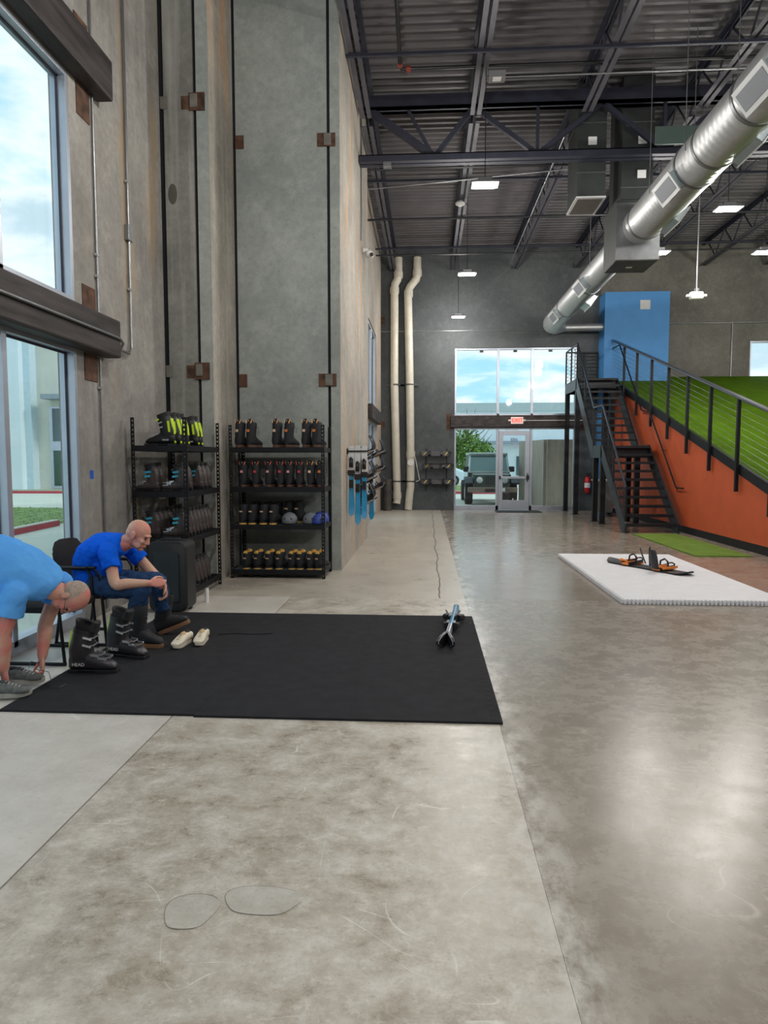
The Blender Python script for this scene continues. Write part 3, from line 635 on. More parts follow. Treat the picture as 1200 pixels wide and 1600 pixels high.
# corner column: metal bollard-like downspout stub
t = thing('pipe_stub', 'dark grey capped pipe stub standing in the far left corner', 'pipe', (-1.2, 20.6, 0))
MB().cyl((-1.18, 20.55, 0), (-1.18, 20.55, .95), .12, 18).build('pipe_run', mat('dark grey pipe', lin(78, 74, 70), .6, .2, .3), t, smooth=True)
MB().cyl((-1.18, 20.55, .5), (-1.18, 20.55, .62), .14, 18).build('clamp', M_deepgrey, t, smooth=True)

# exit sign / extinguisher / door mat
t = thing('exit_sign', 'small lit EXIT sign with red letters on the far beam', 'sign', (2.68, YF-.2, 2.6))
MB().box(2.50, 2.86, YF-.20, YF-.145, 2.60, 2.80).build('housing', mat('exit sign housing', (.85, .8, .78), .5, emit=(1, .75, .7, .25)), t, bevel=.008)
MB().box(2.535, 2.825, YF-.207, YF-.20, 2.625, 2.775).build('sign_face', mat('exit sign face', (.9, .5, .45), .5, emit=(1, .35, .3, .35)), t)
textmesh('EXIT', .17, .003, 'lettering', mat('exit red', (.9, .03, .02), .5, emit=(1, .03, .02, 1.6)), t, Matrix.Translation(V((2.68, YF-.212, 2.70)) - V(t.location)) @ Matrix.Rotation(PI/2, 4, 'X'))
b = MB()
for s in (-1, 1): b.ell((2.68+s*.22, YF-.17, 2.70), (.045, .04, .035))
b.build('emergency_head', M_white, t, smooth=True)
t = thing('fire_extinguisher', 'red fire extinguisher with a white label on the far wall', 'fire extinguisher', (4.80, YF-.1, .55))
MB().tube([(4.80, YF-.1, .60), (4.80, YF-.1, .95)], .085, 18, round_caps=True).build('cylinder', M_red, t, smooth=True)
b = MB(); b.tube([(4.80, YF-.1, 1.02), (4.80, YF-.1, 1.10)], .025, 10); b.box(4.74, 4.90, YF-.12, YF-.08, 1.10, 1.13); b.build('valve', M_blk, t)
MB().tube([(4.84, YF-.1, 1.08), (4.92, YF-.12, 1.0), (4.91, YF-.14, .72)], .012, 8).build('hose', M_blk, t, smooth=True)
MB().tube([(4.80, YF-.1, .70), (4.80, YF-.1, .84)], .0865, 18, caps=False).build('paper_label', M_printw, t, smooth=True)
MB().box(2.05, 3.35, 20.0, 20.78, .0, .012).build('door_mat', M_rub, label='flat dark grey mat in front of the far glass door', cat='mat')
# ================================================================== SKI SLOPE WITH RAILING
def sz(y): return 1.15 + (y - 11.13) * .2895
M_turf = mat('green artificial turf', lin(74, 106, 8), .95, 0, .15, 3, .6, 260, spec=.08)
M_turfm = mat('light green turf mat', lin(108, 134, 60), .95, 0, .15, 3, .6, 260, spec=.08)
XS = 5.37
sl = thing('ski_slope', 'green turf ski slope with an orange painted side wall', 'ski slope', (9, 14, 0))
poly = [(7.3, .0), (20.22, 0), (20.22, sz(20.22)-.05), (7.3, sz(7.3)-.02)]
MB().prism(poly, 'x', XS, XS+.10, 0).build('side_panel', M_orange, sl)
MB().prism([(20.22, 0), (20.28, 0), (20.28, 3.70), (20.22, 3.70)], 'x', XS, 5.5).build('side_panel', M_orange, sl)
vs = [(x, y, sz(y)) for x in (XS+.02, 15.9) for y in (7.3, 14, YF-.02)]
b = MB(); b.prism([(7.3, sz(7.3)-.04), (YF-.02, sz(YF-.02)-.04), (YF-.02, sz(YF-.02)), (7.3, sz(7.3))], 'x', XS+.02, 15.9); b.build('turf', M_turf, sl)
b = MB(); b.prism([(7.3, sz(7.3)-.16), (20.3, sz(20.3)-.16), (20.3, sz(20.3)+.015), (7.3, sz(7.3)+.015)], 'x', XS-.03, XS+.03); b.build('edge_trim', M_dark, sl)
MB().box(XS-.015, XS, 7.3, 20.2, 0, .14).build('baseboard', M_dark, sl)
rl = thing('slope_railing', 'black steel post and cable railing along the slope edge', 'railing', (XS, 14, 1))
ys = [9.75, 10.92, 12.10, 13.27, 14.43, 15.58, 16.74, 17.90, 19.06, 20.30]
for y in ys:
    MB().box(XS-.09, XS-.035, y-.03, y+.03, sz(y)-(.46 if y < 20.2 else .05), sz(y)+1.12).build('post', M_dark, rl, bevel=.004)
y0, y1 = 9.6, 20.34
MB().beam((XS-.06, y0, sz(y0)+1.15), (XS-.06, y1, sz(y1)+1.15), .10, .045).build('top_rail', mat('satin steel rail', lin(88, 90, 100), .3, .8), rl, bevel=.012)
for k_ in range(9):
    h = .12 + k_*.108; MB().tube([(XS-.06, y0, sz(y0)+h), (XS-.06, y1, sz(y1)+h)], .0045, 6).build('cable', mat('stainless cable', lin(150, 152, 150), .25, .8), rl)

# ================================================================== STAIRCASE
X0, X1 = 4.10, 5.20
M_str = mat('dark stringer steel', lin(46, 47, 52), .4, .5, .1)
st = thing('steel_staircase', 'black open-riser steel staircase with cable rails beside the orange wall', 'staircase', (4.6, 17, 0))
def flight(ya, za, yb, zb, n):
    dy_ = (yb-ya)/n; dz_ = (zb-za)/n
    for i in range(n):
        y = ya + dy_*i; z = za + dz_*(i+1)
        b = MB(); b.box(X0+.04, X1-.04, y, y+dy_+.03, z-.012, z); b.box(X0+.04, X1-.04, y, y+.012, z-.055, z-.012); b.box(X0+.04, X1-.04, y+dy_+.02, y+dy_+.03, z-.03, z-.012)
        b.build('tread', M_dark, st)
    for x in (X0, X1-.035):
        pr = [(ya-.10, za+.0), (ya+.16, za+.0), (yb+.10, zb-.26), (yb+.10, zb+.02), (yb-.02, zb+.02), (ya-.10, za+.20)]
        if za > 1: pr = [(ya-.02, za-.26), (ya+.14, za-.26), (yb+.10, zb-.26), (yb+.10, zb+.02), (yb-.05, zb+.02), (ya-.02, za+.08)]
        MB().prism(pr, 'x', x, x+.035).build('stringer', M_str, st)
ZM, ZT = 1.85, 3.74
flight(14.45, 0, 16.40, ZM, 10); flight(17.30, ZM, 19.30, ZT, 10)
def landing(ya, yb, z):
    b = MB(); b.box(X0+.035, X1-.035, ya, yb, z-.02, z); b.build('landing_plate', M_dark, st)
    b = MB(); b.box(X0, X0+.035, ya, yb, z-.28, z+.02); b.box(X1-.035, X1, ya, yb, z-.28, z+.02); b.box(X0+.035, X1-.035, ya, ya+.03, z-.28, z-.02); b.box(X0+.035, X1-.035, yb-.03, yb, z-.28, z-.02)
    b.build('landing_frame', M_str, st)
landing(16.40, 17.30, ZM); landing(19.30, 20.86, ZT)
for (x, y, z) in ((X0+.06, 16.5, ZM-.28), (X0+.06, 17.2, ZM-.28), (X1-.25, 16.5, ZM-.28), (X1-.25, 17.2, ZM-.28), (X0+.06, 19.4, ZT-.28), (X0+.06, 20.78, ZT-.28), (X1-.10, 19.4, ZT-.28), (X1-.10, 20.1, ZT-.28)):
    b = MB(); b.box(x-.06, x+.06, y-.06, y+.06, .012, z); b.box(x-.09, x+.09, y-.09, y+.09, 0, .012); b.build('column', M_dark, st)
sr = thing('stair_railing', 'black cable railing on the open left side of the staircase', 'railing', (X0, 17, 1))
xr = X0 + .017
path = [(14.42, .95), (16.45, 2.80), (17.28, 2.80), (19.32, 4.70), (20.84, 4.70)]
base = [(14.42, .0), (16.45, 1.86), (17.28, 1.86), (19.32, 3.75), (20.84, 3.75)]
def lerp_path(pp, y):
    for (a, za), (c, zc) in zip(pp, pp[1:]):
        if a <= y <= c: return za + (zc-za)*(y-a)/(c-a)
MB().tube([(xr, y, z) for y, z in path], .024, 8).build('top_rail', mat('satin steel rail', lin(88, 90, 100), .3, .8), sr, smooth=True)
for y in (14.42, 15.4, 16.45, 17.28, 18.3, 19.32, 20.1, 20.84):
    zb = {14.42: 0}.get(y, lerp_path(base, y)-.05); MB().box(xr-.02, xr+.02, y-.02, y+.02, zb, lerp_path(path, y)).build('post', M_dark, sr)
for k_ in range(1, 9):
    f = k_/9.0; MB().tube([(xr, y, zb + (zt-zb)*f + (.1*(1-f) if i == 0 else 0)) for i, ((y, zt), (_, zb)) in enumerate(zip(path, base))], .006, 6).build('cable', M_dark, sr)
sb = thing('landing_railing', 'black barred railing across the back of the top landing', 'railing', (4.6, 20.8, 3.75))
MB().box(X0+.02, 5.04, 20.80, 20.84, 4.67, 4.71).build('top_rail', M_dark, sb)
for k_ in range(1, 9): MB().tube([(X0+.02, 20.82, 3.75+.104*k_), (5.04, 20.82, 3.75+.104*k_)], .006, 6).build('cable', M_dark, sb)
for x in (X0+.55, 5.02): MB().box(x-.02, x+.02, 20.80, 20.84, 3.73, 4.68).build('post', M_dark, sb)
hr = thing('wall_handrail', 'thin black handrail bracketed to the orange wall above the stairs', 'handrail', (5.3, 16, 1))
hp = [(5.28, 14.45, .93), (5.28, 14.85, .93), (5.28, 16.75, 2.66), (5.28, 17.35, 2.74), (5.28, 19.45, 4.68), (5.28, 20.2, 4.70)]
MB().tube(hp, .019, 8).build('rail', M_dark, hr, smooth=True)
for y, z in ((14.8, .92), (15.8, 1.80), (17.2, 2.72), (18.3, 3.62), (19.4, 4.63)):
    MB().tube([(5.28, y, z), (5.28, y, z-.07), (5.37, y, z-.07)], .009, 6).build('bracket', M_dark, hr)
# things under the stairs
t = thing('electrical_panel', 'white panel strip and switch box on the orange wall seen through the stairs', 'panel', (5.33, 18.4, 0))
MB().box(5.30, 5.368, 18.35, 18.65, .05, 1.22).build('cover', M_white, t, bevel=.004)
MB().box(5.32, 5.368, 17.75, 17.9, 1.50, 1.68).build('switch_box', M_white, t, bevel=.004)
t = thing('equipment_cart', 'grey wheeled bin standing in the shadow under the stairs', 'cart', (4.8, 18.9, 0))
MB().loft([[(4.6, 18.7, .1), (5.0, 18.7, .1), (5.0, 19.1, .1), (4.6, 19.1, .1)], [(4.55, 18.65, .95), (5.05, 18.65, .95), (5.05, 19.15, .95), (4.55, 19.15, .95)]]).build('bin_body', mat('grey bin', lin(110, 114, 118), .5), t, bevel=.02)
MB().box(4.53, 5.07, 18.63, 19.17, .95, 1.0).build('lid', M_white, t, bevel=.01)
for x in (4.65, 4.95): MB().cyl((x, 18.72, .06), (x+.03, 18.72, .06), .06, 14).build('wheel', M_rub, t)

# ================================================================== MATS
gm = MB().box(4.2, 5.08, 10.9, 14.2, 0, .018).build('turf_mat', M_turfm, label='green turf strip lying at the foot of the stairs', cat='mat')
wm = thing('white_slide_mat', 'large white interlocking plastic mat on the polished floor, a snowboard on it', 'mat', (2.9, 9, 0))
M_wp = mat('white mat plastic', (.80, .80, .84), .5, 0, .03, 8, .4, 220)
MB().box(2.07, 3.74, 7.22, 10.75, .012, .055).build('mat_body', M_wp, wm, bevel=.004)
b = MB(); x = 2.07
while x < 3.72: b.box(x, x+.022, 7.195, 7.225, .004, .05); x += .042
b.build('edge_teeth', M_wp, wm, kind='stuff')
b = MB(); y = 7.22
while y < 10.72: b.box(2.045, 2.075, y, y+.022, .004, .05); y += .042
b.build('edge_teeth', M_wp, wm, kind='stuff')
MB().box(2.05, 3.75, 7.20, 10.76, 0, .012).build('underside', mat('grey mat underside', (.3, .3, .32), .6), wm)
bmt = thing('rubber_mat', 'big black rubber floor mat in front of the chairs', 'mat', (-1, 5.2, 0))
M_mat = mat('black foam mat', (.021, .021, .025), .85, 0, .2, 9, .35, 300, spec=.2)
xs = [-2.55, -1.36, -.45, .44]; ysm = [3.84, 5.16, 6.50]
for i in range(3):
    for j in range(2):
        off = .0 if i == 0 else -.015
        MB().box(xs[i]+.0004, xs[i+1]-.0004, ysm[j]+.0004+(off if j == 0 else 0), ysm[j+1]-.0004, 0, .014).build('mat_tile', M_mat, bmt)
b = MB(); y = 3.85
while y < 6.45: b.prism([(.44-.065, y), (.44-.035, y-.012), (.44-.035, y+.042), (.44-.065, y+.03)], 'z', .0141, .0148); y += .085
x = -2.2
while x < -1.4: b.prism([(x, 3.905), (x-.012, 3.935), (x+.042, 3.935), (x+.03, 3.905)], 'z', .0141, .0148); x += .085
b.build('puzzle_teeth', mat('mat groove', (.006, .006, .007), .9), bmt, kind='stuff')
# cord on the mat
MB().tube([(-1.78, 5.66, .018), (-1.62, 5.70, .018), (-1.5, 5.68, .018), (-1.32, 5.72, .018)], .004, 6).build('boot_lace', M_blk, smooth=True, label='thin black cord lying on the far part of the black mat', cat='cord')

# ================================================================== OUTSIDE
M_pave = mat('pale concrete pavement', lin(196, 200, 186), .85, 0, .08, .6, .1, 20)
M_grass = mat('lawn grass', lin(124, 146, 84), .95, 0, .35, 4, .8, 60)
M_curb = mat('red painted curb', lin(186, 74, 84), .8, 0, .12, 2)
M_curbt = mat('curb concrete', lin(205, 196, 185), .85)
b = MB(); b.box(-60, XR+40, YF+.25, 90, -.3, -.03); b.box(-60, -3.34, -30, YF+.25, -.3, -.03); b.build('pavement', M_pave, kind='structure')
def lawn(poly, label, z=.03):
    t = thing('lawn', label, 'lawn', (poly[0][0], poly[0][1], 0)); MB().prism(poly, 'z', -.03, z).build('turf', M_grass, t)
    b = MB(); rnd = random.Random(3); xs_, ys_ = zip(*poly)
    for _ in range(2600):
        x = rnd.uniform(min(xs_), max(xs_)); y = rnd.uniform(min(ys_), max(ys_)); ins = False
        for (ax, ay), (bx_, by_) in zip(poly, poly[1:] + poly[:1]):
            if (ay > y) != (by_ > y) and x < (bx_-ax)*(y-ay)/(by_-ay)+ax: ins = not ins
        if ins:
            a = rnd.uniform(0, 6.28); c, s_ = math.cos(a)*.012, math.sin(a)*.012; h = rnd.uniform(.015, .045)
            b.add([(x-c, y-s_, z), (x+c, y+s_, z), (x+s_, y-c, z+h)], [(0, 1, 2)])
    b.build('grass_blades', M_grass, t, kind='stuff'); return t
lawn([(-8.62, 13.2), (-8.82, 15.6), (-9.1, 17), (-9.7, 19.4), (-11.5, 20.7), (-14, 20.9), (-17, 19), (-17, 13.2)], 'lawn island outside the left window')
def curb(pts, label, h=.14, w=.15):
    t = thing('curb', label, 'curb', (pts[0][0], pts[0][1], 0))
    for p, q in zip(pts, pts[1:]):
        MB().beam((*p, -.03+h/2-.01), (*q, -.03+h/2-.01), w, h-.02).build('curb_face', M_curb, t)
        MB().beam((*p, h-.035), (*q, h-.035), w, .022).build('curb_top', M_curbt, t)
curb([(-8.3, 11.5), (-8.55, 13.6), (-8.75, 15.6)], 'red painted curb in front of the lawn island, near')
curb([(-34, 31.0), (-12, 31.0)], 'long red painted curb before the white building across the drive')
lawn([(-34, 31.2), (-12, 31.2), (-12, 35.4), (-18, 34.0), (-34, 32.0)], 'narrow planting strip before the white building')
curb([(-6, 31.8), (3.4, 31.8)], 'short red curb outside the far entrance')
lawn([(-6, 32), (3.4, 32), (3.4, 40.5), (-6, 40.5)], 'lawn strip beyond the far entrance, behind the parked vehicles')
M_stA = mat('white stucco', lin(214, 226, 232), .85, 0, .04, 1); M_stB = mat('beige stucco', lin(206, 206, 196), .85, 0, .05, 1)
t = thing('white_building', 'white tilt-wall building across the drive, seen through the left window', 'building', (-22, 38, 0))
b = MB(); b.box(-40, -21.35, 34.9, 46, -.03, 9.2); b.build('wall', M_stA, t)
b = MB(); b.box(-21.35, -20.98, 35.3, 46, -.03, 9.2); b.build('wall_return', mat('pale blue stucco', lin(196, 214, 222), .85), t)
b = MB(); b.box(-20.98, -9.5, 35.9, 46, -.03, 9.2); b.build('wall', M_stB, t)
for x in (-17.9, -14.4): MB().box(x, x+.03, 35.88, 35.9, 0, 9.2).build('panel_joint', mat('joint sealant', (.35, .35, .33), .8), t)
MB().box(-20.28, -17.9, 35.0, 35.9, 4.75, 5.0).build('canopy', mat('grey canopy', lin(140, 152, 164), .6), t)
f = MB(); f.box(-20.30, -18.4, 35.83, 35.9, 0, 4.4); f = f.build('window', M_alu, t)
MB().box(-20.12, -18.58, 35.80, 35.83, 2.55, 4.30).build('pane', mat('dark building glass', lin(78, 98, 104), .1), f)
MB().box(-20.12, -18.58, 35.80, 35.83, .15, 2.05).build('pane', mat('dark green building glass', lin(52, 82, 66), .1), f)
t = thing('long_building', 'long pale warehouse on the skyline beyond the far entrance', 'building', (10, 66, 0))
b = MB(); b.box(-30, 62, 62, 72, 0, 5.9); b.build('wall', M_stA, t)
b = MB(); b.box(-30, 62, 61.9, 62, 5.9, 6.65); b.box(-30, 62, 62, 72, 5.9, 6.6); b.build('parapet', mat('grey parapet', lin(176, 190, 192), .8), t)
b = MB(); b.box(-30, 62, 61.2, 62, 3.0, 3.25); b.build('canopy', mat('grey canopy', lin(140, 152, 164), .6), t)
for i in range(6): f = MB().box(8.0+i*7-14, 9.6+i*7-14, 61.9, 62, .2, 1.9).build('window', mat('dark building glass', lin(78, 98, 104), .1), t)
# walled enclosure
M_enc = mat('weathered tan concrete', lin(168, 160, 148), .85, 0, .16, 2.2, .2, 30, stretch=(3, 3, .4))
t = thing('walled_enclosure', 'tan concrete yard wall just outside right of the far door', 'wall', (5, 23, 0))
xx = 3.95
for i in range(5): MB().box(xx+i*.62+.006, xx+(i+1)*.62-.006, 22.85, 23.0, -.03, 2.2).build('wall_panel', M_enc, t)
for i in range(4): MB().beam((3.93-.12*i, 23.02+.62*i, 1.085), (3.93-.12*(i+1), 23.62+.62*i, 1.085), .14, 2.23).build('wall_panel', M_enc, t)
# tree
def leafball(b, c, r, n, rnd, s=.10, flat=1.0):
    for _ in range(n):
        d = V((rnd.gauss(0, 1), rnd.gauss(0, 1), rnd.gauss(0, 1)*flat)).normalized() * r * rnd.random()**.35
        p = V(c) + d; a = V((rnd.uniform(-1, 1), rnd.uniform(-1, 1), rnd.uniform(-1, 1))).normalized()*s; q = a.cross(V((rnd.uniform(-1, 1), .3, rnd.uniform(-1, 1)))).normalized()*s*.6
        b.add([p-a, p+q, p+a, p-q], [(0, 1, 2, 3)])
t = thing('tree', 'leafy green tree behind the parked vehicles outside', 'tree', (2.7, 46, 0)); rnd = random.Random(5)
b = MB(); b.tube([(2.7, 46, -.03), (2.75, 46, 1.4), (2.6, 46, 3.2), (2.3, 46, 4.6)], [.14, .11, .07, .02], 8)
for i in range(16):
    a = rnd.uniform(0, 6.28); z = rnd.uniform(1.2, 3.4); b.tube([(2.65, 46, z), (2.65+math.cos(a)*1.1, 46+math.sin(a)*1.1, z+.8), (2.65+math.cos(a)*1.7, 46+math.sin(a)*1.7, z+1.6)], [.045, .025, .008], 5)
b.build('trunk', mat('bark', lin(92, 84, 74), .9), t)
b = MB()
for c, r, n in (((2.9, 46, 2.1), 1.3, 1300), ((1.9, 46, 1.7), 1.1, 900), ((3.7, 46.2, 1.9), .9, 700), ((2.2, 46.3, 3.3), 1.3, 420), ((1.2, 46, 2.4), 1.2, 500)): leafball(b, c, r, n, rnd, .11)
b.build('foliage', mat('tree leaves', lin(104, 142, 58), .8, 0, .4, 3), t, kind='stuff')
# white car
t = thing('white_car', 'white car parked on the left outside the far window', 'car', (.3, 42, 0))
prof = [(-2.1, .35), (-2.1, .75), (-1.9, .9), (-1.2, 1.0), (-.5, 1.38), (.6, 1.42), (1.3, 1.2), (1.9, .95), (2.2, .85), (2.25, .5), (2.2, .32)]
def carloft(prof, cx, cy, w):
    b = MB(); rings = []
    for k_, (dyy, sc) in enumerate(((-w, .90), (-w*.92, 1.0), (w*.92, 1.0), (w, .90))): rings.append([(cx+px_, cy+dyy, .35+(pz-.35)*sc) for px_, pz in prof])
    return b.loft(rings)
carloft(prof, .15, 42.9, .85).build('body', mat('white car paint', lin(214, 232, 242), .2, 0, coat=1), t, bevel=.04)
b = MB(); b.prism([(-1.05+.15, 1.0), (-.45+.15, 1.32), (.55+.15, 1.36), (1.25+.15, 1.08), (1.2+.15, 1.0)], 'y', 42.03, 42.06); b.build('side_window', mat('car glass', (.03, .04, .05), .1), t)
for x in (-1.2, 1.65):
    w_ = MB().cyl((x, 42.0, .30), (x, 42.22, .30), .33, 22).build('wheel', M_rub, t); MB().cyl((x, 41.98, .30), (x, 42.0, .30), .2, 12).build('hub_cap', M_galv, w_)
# off-road vehicle, facing the door
t = thing('off_road_vehicle', 'dark grey-green off-road vehicle with round headlights parked facing the door', 'car', (2.24, 25, 0))
M_car = mat('dark green car paint', lin(66, 84, 80), .25, .3, .05, coat=1); M_cgl = mat('windshield glass', lin(86, 112, 112), .05, .2)
cx = 2.24; fy = 23.5
def tub(pts_, m, nm, par=t, bv=.02): return MB().add(*pts_).build(nm, m, par, bevel=bv)
MB().box(cx-.66, cx+.66, fy+.25, fy+1.55, .62, 1.06).build('hood', M_car, t, bevel=.06)
MB().box(cx-.76, cx+.76, fy+1.5, fy+4.0, .50, 1.12).build('body', M_car, t, bevel=.04)
b = MB(); b.loft([[(cx-.74, fy+1.45, 1.08), (cx+.74, fy+1.45, 1.08), (cx+.74, fy+4.0, 1.08), (cx-.74, fy+4.0, 1.08)], [(cx-.66, fy+1.85, 1.74), (cx+.66, fy+1.85, 1.74), (cx+.66, fy+3.95, 1.74), (cx-.66, fy+3.95, 1.74)]]); b.build('cabin', mat('dark cabin', (.02, .025, .025), .4), t)
MB().box(cx-.70, cx+.70, fy+1.72, fy+4.0, 1.72, 1.80).build('roof', mat('pale grey roof', lin(168, 186, 186), .3), t, bevel=.03)
b = MB()
for s in (-1, 1): b.beam((cx+s*.72, fy+1.44, 1.08), (cx+s*.66, fy+1.84, 1.73), .07, .06, up=(0, 1, 0))
b.beam((cx-.66, fy+1.83, 1.71), (cx+.66, fy+1.83, 1.71), .06, .06); b.beam((cx-.72, fy+1.43, 1.10), (cx+.72, fy+1.43, 1.10), .06, .06); b.build('windshield_frame', mat('pale grey roof', lin(168, 186, 186), .3), t)
b = MB(); b.add([(cx-.69, fy+1.43, 1.10), (cx+.69, fy+1.43, 1.10), (cx+.63, fy+1.81, 1.70), (cx-.63, fy+1.81, 1.70)], [(0,1,2,3)]); b.build('windshield', M_cgl, t)
b = MB(); b.box(cx-.62, cx+.62, fy+.18, fy+.27, .58, 1.03); g = b.build('grille', M_car, t, bevel=.03)
for i in range(7): MB().box(cx-.225+i*.068, cx-.19+i*.068, fy+.165, fy+.185, .66, .98).build('grille_slot', M_blk, g)
for s in (-1, 1):
    h_ = MB().cyl((cx+s*.43, fy+.12, .84), (cx+s*.43, fy+.2, .84), .115, 22).build('headlight', M_silver, t, smooth=True)
    MB().ell((cx+s*.43, fy+.12, .84), (.095, .03, .095)).build('lens', mat('headlight lens', (.55, .6, .62), .08), h_, smooth=True)
    MB().prism([(fy+.1, .74), (fy+.35, .90), (fy+1.1, .94), (fy+1.5, .70), (fy+1.42, .66), (fy+1.05, .85), (fy+.4, .82), (fy+.18, .68)], 'x', cx+s*.64, cx+s*.92).build('fender', M_blk, t, bevel=.015)
    w_ = MB().cyl((cx+s*.64, fy+.78, .37), (cx+s*.90, fy+.78, .37), .39, 24).build('wheel', M_rub, t, bevel=.03)
    MB().cyl((cx+s*.89, fy+.78, .37), (cx+s*.91, fy+.78, .37), .22, 16).build('rim', M_galv, w_)
    MB().cyl((cx+s*.64, fy+3.2, .37), (cx+s*.90, fy+3.2, .37), .39, 24).build('wheel', M_rub, t, bevel=.03)
    MB().box(cx+s*.82-.10, cx+s*.82+.10, fy+1.45, fy+1.55, 1.10, 1.30).build('mirror', M_blk, t, bevel=.03)
bp = MB().box(cx-.84, cx+.84, fy-.10, fy+.08, .42, .60).build('bumper', mat('bumper tinted by floor reflection', lin(112, 100, 92), .6), t, bevel=.03)  # brown is the indoor floor's reflection, put into the bumper colour
MB().box(cx-.26, cx+.14, fy-.13, fy-.10, .44, .54).build('winch', M_blk, bp, bevel=.01)
MB().box(cx+.18, cx+.42, fy-.125, fy-.10, .46, .58).build('licence_plate', M_printw, bp)
# ================================================================== RACKS
def post_mesh(h):
    b = MB(); w = .040; th = .003
    for face in (0, 1):
        def bx(u0, u1, z0, z1):
            if face == 0: b.box(u0, u1, 0, th, z0, z1)
            else: b.box(0, th, u0, u1, z0, z1)
        bx(0, .013, 0, h); bx(.027, w, 0, h); z = 0.0
        while z < h-.01: bx(.013, .027, z, min(h, z+.027)); z += .047
    return b
def rack(name_label, x0, x1, y0, y1, h, shelves, group=None, slat='x', decking=None):
    t = thing('shelf_rack', name_label, 'shelf rack', ((x0+x1)/2, (y0+y1)/2, 0))
    for sx, xx in ((1, x0), (-1, x1)):
        for sy, yy in ((1, y0), (-1, y1)):
            b = post_mesh(h); b.v = [(xx+sx*p[0], yy+sy*p[1], p[2]) for p in b.v]; b.build('post', M_dark, t)
    for z in shelves:
        b = MB(); th = .022
        for (a, c) in ((y0+.004, y0+.004+th), (y1-.004-th, y1-.004)): b.box(x0+.004, x1-.004, a, c, z-.06, z-.035); b.box(x0+.004, x1-.004, a, c-.006 if c < (y0+y1)/2 else c, z-.035, z)
        for (a, c) in ((x0+.004, x0+.004+th), (x1-.004-th, x1-.004)): b.box(a, c, y0+.028, y1-.028, z-.06, z)
        s_ = b.build('shelf', M_dark, t)
        w = MB()
        if slat == 'y':
            x = x0+.04
            while x < x1-.03: w.box(x-.002, x+.002, y0+.026, y1-.026, z-.008, z-.003); x += .035
            for y in (y0+.3, y0+.56, y0+.82): w.box(x0+.026, x1-.026, y-.006, y+.006, z-.02, z-.009)
        else:
            w.box(x0+.027, x1-.027, y0+.027, y1-.027, z-.014, z-.003)
        w.build('wire_deck' if slat == 'y' else 'shelf_board', M_dark if slat == 'y' else mat('grey shelf board', lin(70, 84, 96), .5, 0, .3, 6), s_, kind='stuff' if slat == 'y' else None)
    return t
R1 = [1.66, 1.18, .69, .13]; R2 = [1.67, 1.165, .69, .11]
rack('tall black shelf rack of ski boots by the left window wall', -3.08, -2.49, 6.97, 8.10, 1.95, R1, slat='y')
rack('wide black shelf rack of snowboard boots and helmets on the facing wall', -2.50, -1.285, 8.53, 9.14, 1.95, R2, slat='x')
b = MB(); x = -2.42; i = 0
pts = [(x + k_*.09, 8.56, .03 + (.022 if k_ % 2 else 0)) for k_ in range(12)]
b.tube(pts, .006, 6); b.build('coiled_cable', M_blk, smooth=True, label='loose black cable lying under the bottom shelf of the boot rack', cat='cable')

